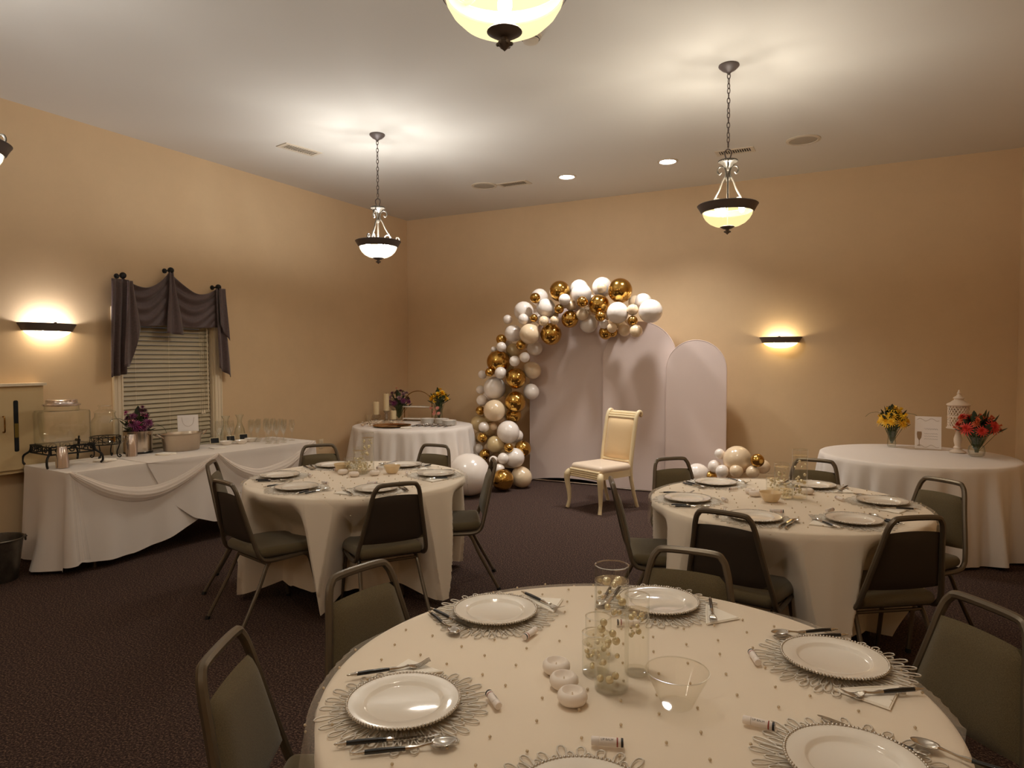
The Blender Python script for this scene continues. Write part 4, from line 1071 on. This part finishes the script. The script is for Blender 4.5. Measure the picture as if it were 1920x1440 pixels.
# small drink dispenser on a round stand
d2 = thing('drink_dispenser', 'small round glass drink dispenser with knob lid on black ring stand', 'dispenser', (-5.655, 3.42, ZB + .001), BROT)
obj('glass_jar', MB().lathe([(.0001, .122), (.095, .122), (.103, .13), (.105, .29), (.10, .318), (.085, .338), (.078, .35), (.076, .375), (.08, .38)], 36), M['glass'], d2)
obj('lid', MB().lathe([(.08, .38), (.083, .383), (.083, .392), (.062, .40), (.045, .412), (.045, .43), (.055, .437), (.05, .446), (.0001, .448)], 28), M['glass2'], d2)
fr3 = MB()
for z in (.120, .180): fr3.tube([(.113 * cos(a), .113 * sin(a), z) for a in [2 * pi * k / 32 for k in range(32)]], .0045, 6, True)
fr3.tube([(.113 * cos(a), .113 * sin(a), .150 + .022 * sin(5 * a)) for a in [2 * pi * k / 60 for k in range(60)]], .003, 5, True)
for k in range(10): a = 2 * pi * k / 10; fr3.tube([(.113 * cos(a), .113 * sin(a), .12), (.113 * cos(a), .113 * sin(a), .18)], .003, 5)
obj('stand_frame', fr3, M['iron'], d2)
for k in range(4):
    a = 2 * pi * k / 4 + .7
    P = [(.113, .12), (.104, .09), (.09, .05), (.095, .015), (.112, .006), (.122, .018), (.112, .026), (.106, .018)]
    obj('stand_leg', MB().tube(catmull([(r * cos(a), r * sin(a), z) for r, z in P], 4), .0048, 6), M['iron'], d2)
obj('spigot', MB().tube([(.10, 0, .165), (.15, 0, .165)], .010, 10).tube([(.145, 0, .19), (.145, 0, .145)], .009, 10), M['brass'], d2)
# stacks of tumblers, mouth down
def cupstack(x, y, n, label):
    t = thing('tumbler_stack', label, 'cup stack', (x, y, ZB + .003), 0, 'silver tumbler stacks')
    cm = MB().lathe([(.046, 0), (.0455, .004), (.034, .118), (.032, .122), (.0001, .122)], 28).mesh('cup', M['tumbler'])
    for k in range(n): obj('cup', cm, None, t, (0, 0, .013 * k))
cupstack(-5.42, 2.945, 4, 'stack of silver plastic cups in front of the large dispenser')
cupstack(-5.545, 3.575, 6, 'stack of silver plastic cups in front of the flower bucket')
# steel bucket for the purple bouquet
def lathe_thing(name, prof, mat, loc, label, cat, n=36, sx=1, sy=1, rz=0):
    o = obj(name, MB().lathe(prof, n, sx=sx, sy=sy), mat, None, loc); o.rotation_euler = (0, 0, rz)
    return tag(o, label, cat)
bk = thing('ice_bucket', 'brushed steel bucket holding the purple bouquet on the buffet', 'bucket', (-5.69, 3.73, ZB + .003))
obj('body', MB().lathe([(.0001, .0), (.112, 0), (.114, .015), (.117, .19), (.122, .194), (.122, .198), (.114, .196), (.110, .03), (.0001, .02)], 40), M['steel'], bk)
obj('base_ring', MB().lathe([(.113, 0), (.118, .003), (.118, .016), (.114, .018)], 40), M['black'], bk)
for s in (-1, 1): obj('ring_handle', MB().tube([(.01 * cos(a), s * (.124 + .006 * (1 - sin(a))), .135 + .028 * sin(a)) for a in [2 * pi * k / 16 for k in range(16)]], .004, 6, True), M['steel'], bk)
tb = thing('oval_tub', 'oval beaten steel beverage tub with side handle on the buffet', 'tub', (-5.50, 4.02, ZB + .003), BROT)
obj('body', MB().lathe([(.0001, 0), (.150, 0), (.158, .006), (.178, .135), (.186, .15), (.192, .153), (.192, .158), (.182, .157), (.170, .13), (.150, .014), (.0001, .012)], 44, sx=.72), pm('beaten_steel', (196, 180, 160), .34, 1, bump=(45, .35, .004)), tb)
for s in (-1, 1): obj('side_handle', MB().tube(catmull([(-.035, s * .186, .13), (-.03, s * .225, .155), (0, s * .235, .165), (.03, s * .225, .155), (.035, s * .186, .13)], 5), .006, 7), M['steel'], tb)
# card signs
def squig(pts, r=.0012): return MB().tube(catmull(pts, 6), r, 4)
def sign(name, x, y, z, w, h, rz, label, kind):
    t = thing(name, label, 'sign', (x, y, z), rz)
    T = Matrix.Rotation(R(-9), 4, 'X')
    obj('panel', MB().box(-w / 2, w / 2, -.002, .002, .006, h, T), M['card'], t)
    obj('stand_foot', MB().box(-w / 2, w / 2, -.045, .035, 0, .006), M['plastic'], t)
    F_ = -.0028; ink = MB(); txt = MB()
    if kind == 'buffet':
        ink.tube([T @ v for v in catmull([(-.055, F_, h * .92), (-.04, F_, h * .72), (0, F_, h * .63), (.04, F_, h * .72), (.055, F_, h * .92)], 6)], .0011, 4)
        for k, zz in enumerate((.42, .34, .26)):
            txt.tube([T @ Vector((-.03 + i * .004, F_, h * zz + .0035 * sin(i * 2.1 + k))) for i in range(22 - 4 * k)], .0007, 4)
        ink.lathe([(.012, 0), (.014, .03), (.009, .034)], 10, T @ Matrix.Translation((-.06, F_, .012)), sy=.05)
    else:
        for zz, am in ((.90, .012), (.10, .012)):
            ink.tube([T @ v for v in catmull([(-w * .42 + w * .84 * i / 8, F_, h * zz + am * sin(i * 1.5)) for i in range(9)], 4)], .0011, 4)
        for k, zz in enumerate((.62, .48, .40, .32)):
            txt.tube([T @ Vector((-.03 + i * .0055, F_, h * zz + (.008 if k == 0 else .004) * sin(i * 1.9 + k))) for i in range(20)], .0008, 4)
        ink.lathe([(.0005, 0), (.018, .002), (.002, .006), (.002, .05), (.016, .075), (.02, .11), (.017, .13)], 12, T @ Matrix.Translation((-w * .33, F_, .03)), sy=.04)
    obj('drawing', ink, M['ink'], t); obj('lettering', txt, M['greyink'], t)
sign('drink_sign', -5.68, 4.23, ZB + .003, .182, .30, R(62), 'white card sign with gold garland drawing behind the oval tub', 'buffet')
# glassware
flute = [(.0001, 0), (.030, 0), (.031, .002), (.012, .006), (.0045, .014), (.004, .075), (.007, .085), (.018, .105), (.026, .14), (.027, .17), (.0235, .212), (.0225, .212), (.026, .17), (.0245, .14), (.016, .105), (.004, .088)]
fm = MB().lathe(flute, 20).mesh('champagne_flute', M['glass2'])
fi_ = 0
for k in range(6):
    for i in range(4):
        if (k, i) in ((0, 0), (5, 3), (5, 2), (3, 0)): continue
        s = 1.90 + .092 * i + .012 * ((k * 7 + i * 3) % 3); n = -.62 + .095 * k + .01 * ((k + i) % 2)
        o = bpy.data.objects.new('champagne_flute', fm); COL.objects.link(o); o.location = B(s, n, ZB + .0035)
        tag(o, 'champagne flute, %s from the wall in the %s row toward the room corner' % (ORD[k], ORD[i]), 'glass', 'champagne flutes')
def carafe(x, y, label):
    lathe_thing('carafe', [(.0001, 0), (.046, 0), (.052, .006), (.054, .06), (.046, .11), (.026, .16), (.021, .185), (.026, .22), (.042, .256), (.040, .256), (.024, .22), (.019, .185), (.024, .16), (.044, .11), (.051, .06)], M['glass'], (x, y, ZB + .0035), label, 'carafe')['group'] = 'glass carafes'
carafe(-5.70, 4.665, 'glass carafe nearer the window, between goblet and second carafe')
carafe(-5.70, 4.835, 'glass carafe beside the champagne flutes')
gob = [(.0001, 0), (.034, 0), (.035, .003), (.006, .010), (.005, .08), (.02, .10), (.04, .14), (.042, .175), (.036, .225), (.035, .225), (.041, .175), (.038, .14), (.018, .102)]
for k, (s, n) in enumerate([(1.62, -.60), (1.70, -.55)]):
    lathe_thing('goblet', gob, M['glass2'], B(s, n, ZB + .0035), ['clear goblet right behind the oval tub', 'clear goblet between the oval tub and the first carafe'][k], 'glass')
for k, (x, y) in enumerate([(-5.58, 4.44), (-5.585, 4.63), (-5.60, 4.80)]):
    t = thing('mini_chalkboard', ['mini chalkboard closest to the oval tub', 'mini chalkboard in the middle of three behind the bowls', 'mini chalkboard closest to the champagne flutes'][k], 'chalkboard', (x, y, ZB + .003), R(66), 'mini chalkboards')
    T = Matrix.Rotation(R(-16), 4, 'X')
    obj('board', MB().box(-.038, .038, -.002, .002, .012, .062, T), M['chalk'], t)
    obj('frame', MB().box(-.042, .042, -.003, .003, .007, .012, T).box(-.042, .042, -.003, .003, .062, .067, T).box(-.042, -.038, -.003, .003, .012, .062, T).box(.038, .042, -.003, .003, .012, .062, T), M['waxc'], t)
    obj('easel_leg', MB().tube([(0, .015, .05), (0, .045, 0)], .003, 5), M['waxc'], t)
for k, (x, y) in enumerate([(-5.46, 4.47), (-5.40, 4.60), (-5.44, 4.75)]):
    b_ = bowl(x, y, ZB + .0035, .062, .036, .036, M['china'], 'snack_bowl', ['white snack bowl nearest the oval tub', 'white snack bowl in the middle of three before the chalkboards', 'white snack bowl nearest the champagne flutes'][k]); b_['group'] = 'white snack bowls'
for k, (x, y, a, lb) in enumerate([(-5.47, 3.30, .3, 'napkin stack lying before the small dispenser'), (-5.37, 3.77, .1, 'napkin stack lying between the steel bucket and the oval tub'), (-5.33, 4.27, -.2, 'napkin lying beside the oval tub before the snack bowls')]):
    t = thing('napkin_stack', lb, 'napkins', (x, y, ZB + .0035), BROT + a, 'buffet napkins')
    nq = MB().box(-.06, .06, -.06, .06, 0, .003).mesh('napkin', M['paper'])
    for q in range(4 if k < 2 else 2):
        n_ = obj('napkin', nq, None, t, (0, 0, .0032 * q)); n_.rotation_euler = (0, 0, .12 * q)

# ------------------------------------------------------------------ flowers
def bloom_mesh(name, mat, n, layers, cup):
    mb = MB()
    for L in range(layers):
        tilt = cup + (1.25 - cup) * L / max(1, layers - 1); ln = 1 - .22 * L
        for k in range(n):
            a = 2 * pi * (k + .5 * (L % 2)) / n; w = 2.4 / n * (1.15 - .1 * L)
            pts = [(0.05, 0), (.55, w * .5), (1.0, w * .22), (1.0, -w * .22), (.55, -w * .5)]
            V = []
            for r, s in pts:
                r *= ln; zz = r * sin(tilt) - .25 * r * r * cos(tilt); rr = r * cos(tilt) + .04
                V.append((rr * cos(a) - s * sin(a), rr * sin(a) + s * cos(a), zz + .05 * L))
            mb.add(V, [(0, 1, 4), (1, 2, 3, 4)])
    mb.sphere((0, 0, .12), (.26, .26, .16), 8, 5)
    return mb.mesh(name, mat, 30)
FM = {}
def fl_mesh(m, kind):
    if (m, kind) not in FM: FM[(m, kind)] = bloom_mesh('blossom', M[m], *{'mum': (14, 4, .15), 'rose': (6, 4, .7), 'daisy': (12, 2, .1), 'bud': (5, 2, 1.1)}[kind])
    return FM[(m, kind)]
def leafmesh(mat):
    mb = MB().grid(lambda u, v: ((u - .5) * .42 * sin(pi * min(1, v * .98 + .02)) ** .8, v, .18 * v * v + .25 * abs(u - .5) * sin(pi * v)), 2, 5)
    return mb.mesh('leaf', mat, 60)
LM = [leafmesh(M['leaf']), leafmesh(M['leaf2'])]
def bouquet(label, loc, base_h, rx, rz_, flowers, nleaf, seed, leaflen=.075, extra=None):
    """loc: the vase foot on the table; blossoms fill a dome of radius rx that begins base_h above it and is rz_ tall"""
    rnd = random.Random(seed)
    t = thing('flower_bouquet', label, 'flowers', loc)
    stems = MB(); k = 0; N = sum(f[2] for f in flowers)
    for m, kind, n, size in flowers:
        for i in range(n):
            g = (k + .5) / N; k = k + 1
            el = math.asin(min(1, .05 + .95 * rnd.random())); az = k * 2.399 + rnd.uniform(-.3, .3)
            q = rnd.uniform(.72, 1.0)
            p = Vector((rx * q * cos(el) * cos(az), rx * q * cos(el) * sin(az), base_h + rz_ * (.18 + .82 * q * sin(el))))
            o = obj('blossom', fl_mesh(m, kind), None, t, p)
            s = size * rnd.uniform(.8, 1.15); o.scale = (s, s, s)
            dv = Vector((p.x, p.y, (p.z - base_h) * .7 + .02)); dv.y -= .02
            o.rotation_euler = dv.to_track_quat('Z', 'Y').to_euler()
            stems.tube([(p.x * .08, p.y * .08, .02), (p.x * .15, p.y * .15, base_h * .8), tuple(p - dv.normalized() * s * .1)], .0022, 4)
    for i in range(nleaf):
        el = rnd.uniform(-.1, 1.3); az = rnd.uniform(0, 2 * pi); q = rnd.uniform(.3, .85)
        p = Vector((rx * q * cos(el) * cos(az), rx * q * cos(el) * sin(az), base_h + rz_ * (.02 + .75 * q * sin(el))))
        o = obj('leaf', LM[i % 3 == 0], None, t, p); s = leaflen * rnd.uniform(.7, 1.3); o.scale = (s, s, s)
        dv = Vector((cos(az) * cos(el), sin(az) * cos(el), .3 + sin(el)))
        o.rotation_euler = dv.to_track_quat('Y', 'Z').to_euler()
        stems.tube([(p.x * .1, p.y * .1, .03), tuple(p)], .0018, 4)
    if extra:
        for P in extra: stems.tube(catmull(P, 5), .002, 4)
    obj('stems', stems, M['stem'], t)
    return t
def glassvase(loc, prof, label):
    o = obj('glass_vase', MB().lathe(prof, 28), M['glass'], None, loc); tag(o, label, 'vase', 'glass flower vases')
    return o
def vpro(r0, rw, r1, h, belly=.35):
    P = [(.0001, .002), (r0 * .9, .002), (r0, .008), (r0 * 1.04, h * belly * .6), (rw, h * (belly + .25)), (rw * 1.02, h * (belly + .4)), (r1, h), (r1 - .0025, h), (rw - .001, h * (belly + .4)), (rw - .002, h * (belly + .25)), (r0 - .001, h * belly * .6), (r0 * .88, .012), (.0001, .012)]
    return P
bouquet('deep plum and magenta bouquet standing in the steel bucket', (-5.69, 3.73, ZB + .022), .16, .125, .235, [('purple', 'mum', 13, .046), ('magenta', 'mum', 5, .040), ('lilac', 'rose', 4, .034), ('pink', 'daisy', 2, .036)], 50, 5,
        extra=[[(0, 0, .05), (-.05, -.08, .26), (-.09, -.16, .29), (-.10, -.19, .26)], [(0, 0, .05), (.06, .09, .22), (.10, .17, .2), (.11, .20, .14)]])
cz = ZB + .003
vl = (-5.56, 7.34, cz)
glassvase(vl, vpro(.042, .030, .062, .20), 'green-tinted glass vase under the plum bouquet on the dessert table')
bouquet('mauve and white bouquet beside the tiered stand on the dessert table', (vl[0], vl[1], cz + .014), .17, .165, .25, [('purple', 'mum', 9, .050), ('lilac', 'rose', 8, .044), ('pink', 'rose', 3, .026), ('bud', 'bud', 12, .02)], 80, 6, .07)
vl = (-4.985, 7.45, cz)
glassvase(vl, vpro(.048, .046, .050, .21), 'glass vase under the yellow and pink bouquet on the dessert table')
bouquet('bright yellow roses with pink carnations in the dessert table corner', (vl[0], vl[1], cz + .014), .22, .105, .19, [('yellow', 'rose', 14, .054), ('yellow', 'mum', 5, .034), ('bud', 'bud', 4, .018)], 60, 7, .085,
        extra=[[(0, 0, .05), (.05, 0, .25), (.12, -.03, .31), (.155, -.04, .35)], [(0, 0, .05), (-.05, 0, .28), (-.12, -.02, .36)]])
pk = thing('carnation_bunch', 'pink carnations low in front of the yellow roses', 'flowers', (vl[0] - .01, vl[1] - .062, cz + .004))
stm = MB()
for k, (x, z, s) in enumerate([(-.07, .175, .026), (.03, .18, .032), (-.02, .105, .032), (.05, .11, .030), (-.015, .135, .024)]):
    o = obj('blossom', fl_mesh('pink', 'mum'), None, pk, (x, -.01, z)); o.scale = (s, s, s); o.rotation_euler = (R(55), 0, 0); stm.tube([(.01, .01, 0), (x * .4, .01, .05), (x, 0, z - .006)], .002, 4)
obj('stems', stm, M['stem'], pk)
vl = (.245, 7.20, cz)
glassvase(vl, vpro(.036, .032, .044, .15), 'narrow glass vase under the yellow bouquet on the lantern table')
bouquet('yellow chrysanthemum bouquet with dark leaves beside the white card sign', (vl[0], vl[1], cz + .014), .16, .125, .235, [('yellow', 'mum', 17, .052), ('yellow', 'daisy', 5, .06), ('bud', 'bud', 3, .02)], 70, 8, .075,
        extra=[[(0, 0, .05), (-.08, 0, .28), (-.17, 0, .30), (-.22, 0, .26)], [(0, 0, .05), (.08, 0, .28), (.16, 0, .30), (.2, 0, .285)]])
vl = (.855, 6.80, cz)
glassvase(vl, [(.0001, .002), (.045, .002), (.058, .012), (.064, .05), (.056, .085), (.034, .105), (.036, .125), (.056, .165), (.054, .165), (.034, .125), (.032, .106), (.054, .085), (.061, .05), (.05, .014), (.0001, .014)], 'round-bellied glass vase under the coral bouquet on the lantern table')
bouquet('coral red and orange bouquet with dark leaves before the white lantern', (vl[0], vl[1], cz + .014), .17, .165, .20, [('red', 'mum', 9, .058), ('orange', 'daisy', 12, .038), ('orange', 'rose', 6, .03)], 80, 9, .085)

# ------------------------------------------------------------------ dessert table in the corner
def pillar(x, y, z, r, h, label):
    t = thing('pillar_candle', label, 'candle', (x, y, z), 0, 'cream pillar candles')
    obj('wax', MB().lathe([(.0001, 0), (r, 0), (r, h - .004), (r - .004, h), (r * .5, h - .003), (.0001, h - .006)], 24), M['waxc'], t)
    obj('wick', MB().tube([(0, 0, h - .006), (0, .001, h + .012)], .0018, 5), M['black'], t)
crystal = glassy('cut_crystal', tint=(.86, .86, .84), f0=.15, rough=.08, edge=(.7, .7, .66))
def holder(x, y, prof, label, n=10):
    o = obj('crystal_holder', MB().lathe(prof, n), crystal, None, (x, y, cz), sharp=10); tag(o, label, 'candle holder', 'crystal candle holders')
holder(-5.64, 6.96, [(.0001, 0), (.045, 0), (.05, .01), (.03, .025), (.025, .035), (.05, .06), (.058, .09), (.04, .105), (.0001, .105)], 'cut crystal bowl candle holder nearest the window wall')
pillar(-5.64, 6.96, cz + .1055, .038, .165, 'cream pillar candle on the crystal bowl holder')
holder(-5.60, 7.12, [(.0001, 0), (.045, 0), (.04, .012), (.018, .03), (.026, .05), (.018, .07), (.028, .09), (.018, .11), (.04, .135), (.045, .145), (.0001, .145)], 'stacked-ball crystal candlestick behind the low candle', 14)
pillar(-5.60, 7.12, cz + .1455, .038, .225, 'tallest cream pillar candle, on the crystal candlestick')
holder(-5.53, 7.18, [(.0001, 0), (.05, 0), (.052, .008), (.05, .03), (.0001, .03)], 'low round crystal holder beside the plum bouquet', 14)
pillar(-5.53, 7.18, cz + .0305, .038, .115, 'shortest cream pillar candle beside the plum bouquet')
for k, (x, y) in enumerate([(-5.70, 6.86), (-5.63, 6.80)]):
    lathe_thing('tumbler_glass', [(.0001, 0), (.028, 0), (.030, .004), (.032, .11), (.030, .11), (.028, .008), (.0001, .006)], M['glass2'], (x, y, cz), ['clear tumbler at the cloth edge nearest the window wall', 'clear tumbler between the first one and the gold tray'][k], 'glass')['group'] = 'clear tumblers'
st = thing('tiered_stand', 'two-tier dessert stand with white trays and dark arched frame', 'stand', (-5.30, 7.42, cz), R(12))
arcp = [(-.20, 0, 0), (-.20, 0, .22)] + [(-.20 * cos(a), 0, .22 + .18 * sin(a)) for a in [pi * i / 20 for i in range(1, 20)]] + [(.20, 0, .22), (.20, 0, 0)]
obj('arch_frame', MB().tube(arcp, .006, 7).tube([(-.20, -.07, .002), (-.20, .07, .002)], .005, 6).tube([(.20, -.07, .002), (.20, .07, .002)], .005, 6).tube([(-.2, 0, .018), (.2, 0, .018)], .005, 6).tube([(-.2, 0, .178), (.2, 0, .178)], .005, 6), M['brass'], st)
for z in (.026, .186): obj('tray', MB().pad(.385, .17, .016, .007), M['china'], st, (0, 0, z + .006))
gt = thing('round_tray', 'large round copper-gold serving tray on the dessert table', 'tray', (-5.12, 6.62, cz))
obj('tray_body', MB().lathe([(.0001, .004), (.18, .004), (.19, .008), (.225, .018), (.228, .016), (.192, .003), (.18, 0), (.0001, 0)], 48), pm('copper_gold', (196, 148, 104), .2, 1), gt)
tb_ = MB()
for k in range(60): tb_.sphere((.227 * cos(2 * pi * k / 60), .227 * sin(2 * pi * k / 60), .018), .006, 6, 4)
obj('beaded_edge', tb_, M['brass'], gt)
pmm = MB().lathe([(.0001, .002), (.065, .002), (.092, .012), (.093, .010), (.067, 0), (.0001, 0)], 32).mesh('plate', M['china'])
for k, (x, y, n, lb) in enumerate([(-4.98, 7.18, 9, 'stack of small white plates before the tiered stand'), (-4.80, 7.24, 9, 'stack of small white plates before the yellow roses'), (-4.60, 7.10, 9, 'stack of small white plates nearest the balloon garland')]):
    t = thing('plate_stack', lb, 'plates', (x, y, cz), 0, 'stacks of dessert plates')
    for q in range(n): obj('plate', pmm, None, t, (0, 0, .0062 * q))
for k in range(12):
    r_, c_ = divmod(k, 6)
    dup(fork0, (-4.90 + .075 * c_ + .03 * r_, 6.93 + .02 * c_ - .13 * r_, cz + .002), R(-20 + 5 * c_), 'black-handled fork, %s in the %s row before the dessert plates' % (ORD[c_], ['back', 'front'][r_]), 'dessert forks')
t = thing('napkin_stack', 'white napkins by the front edge of the dessert table', 'napkins', (-4.86, 6.55, cz), .3)
for q in range(4): obj('napkin', nq, None, t, (0, 0, .0032 * q)).rotation_euler = (0, 0, .1 * q)
pt = MB(); rnd = random.Random(3)
for k in range(120):
    a = rnd.uniform(2.2, 4.2); r = rnd.uniform(.22, .66)
    x, y = .62 * r / .66 * cos(a), .66 * r / .66 * sin(a)
    if hypot(CCT[0] + x + 5.12, CCT[1] + y - 6.62) < .25 or y > .02: x, y = -.45 + rnd.uniform(-.2, .25), rnd.uniform(-.25, .12)
    if hypot(CCT[0] + x + 5.12, CCT[1] + y - 6.62) < .245: continue
    m_ = Matrix.Translation((x, y, .006)) @ Matrix.Rotation(rnd.uniform(0, 6), 4, 'Z') @ Matrix.Rotation(rnd.uniform(-.5, .5), 4, 'X')
    pt.grid(lambda u, v: ((u - .5) * .045 * sin(pi * (.15 + .85 * v)), (v - .5) * .05, .012 * (2 * v - 1) ** 2 + .008 * (2 * u - 1) ** 2), 2, 3, m=m_)
tag(obj('scattered_petals', pt, M['bud'], None, (CCT[0], CCT[1], cz), kind='stuff'), 'white silk petals scattered round the candles and gold tray', 'petals')

# ------------------------------------------------------------------ lantern table
sign('table_sign', .53, 7.13, cz, .205, .30, R(-2), 'white card sign with wavy gold borders and wine glass drawing', 'lantern')
ln = thing('pedestal_lantern', 'white pierced metal candle lantern on turned pedestal', 'lantern', (.745, 7.02, cz))
wm = pm('white_enamel', (226, 206, 184), .45)
obj('pedestal', MB().lathe([(.0001, 0), (.062, 0), (.064, .008), (.05, .018), (.03, .03), (.034, .045), (.022, .06), (.03, .09), (.032, .12), (.022, .16), (.018, .19), (.03, .202), (.06, .208), (.09, .212), (.092, .218), (.0001, .220)], 32), wm, ln)
lat = MB()
for s in (-1, 1):
    for k in range(20):
        lat.tube([(.078 * cos(2 * pi * k / 20 + s * t * 1.5), .078 * sin(2 * pi * k / 20 + s * t * 1.5), .222 + .19 * t) for t in [i / 8 for i in range(9)]], .0042, 5)
for z in (.222, .317, .412): lat.tube([(.079 * cos(a), .079 * sin(a), z) for a in [2 * pi * k / 36 for k in range(36)]], .006, 6, True)
obj('pierced_wall', lat, wm, ln)
obj('candle', MB().lathe([(.0001, .2205), (.042, .2205), (.042, .33), (.038, .335), (.0001, .33)], 20), M['waxc'], ln)
obj('roof', MB().lathe([(.088, .414), (.094, .418), (.088, .428), (.062, .442), (.048, .455), (.036, .462), (.036, .472), (.044, .476), (.04, .484), (.022, .496), (.012, .512), (.016, .522), (.010, .53), (.006, .545), (.0001, .555)], 32), wm, ln)

# ------------------------------------------------------------------ galvanised bucket on the carpet
gb = thing('floor_bucket', 'dark galvanised bucket on the carpet at the buffet end', 'bucket', (-5.50, 2.52, 0))
obj('body', MB().lathe([(.0001, 0), (.125, 0), (.128, .006), (.165, .29), (.172, .295), (.172, .303), (.162, .302), (.123, .012), (.0001, .01)], 40), M['galv'], gb)
obj('rolled_rim', MB().tube([(.170 * cos(a), .170 * sin(a), .300) for a in [2 * pi * k / 40 for k in range(40)]], .007, 6, True), M['galv'], gb)
for a in (R(70), R(250)):
    e = obj('handle_ear', MB().pad(.03, .012, .045, .005), M['galv'], gb, (.176 * cos(a), .176 * sin(a), .285), (0, 0, a + pi / 2))
bh = [(.18 * cos(R(70)) * cos(q) , .18 * sin(R(70)) * cos(q), .285 + .02 - .09 * sin(q) * .2) for q in [0]]
obj('bail_handle', MB().tube([(.185 * cos(R(70) + pi * i / 16), .185 * sin(R(70) + pi * i / 16), .292 - .05 * sin(pi * i / 16)) for i in range(17)], .004, 6), M['iron'], gb)
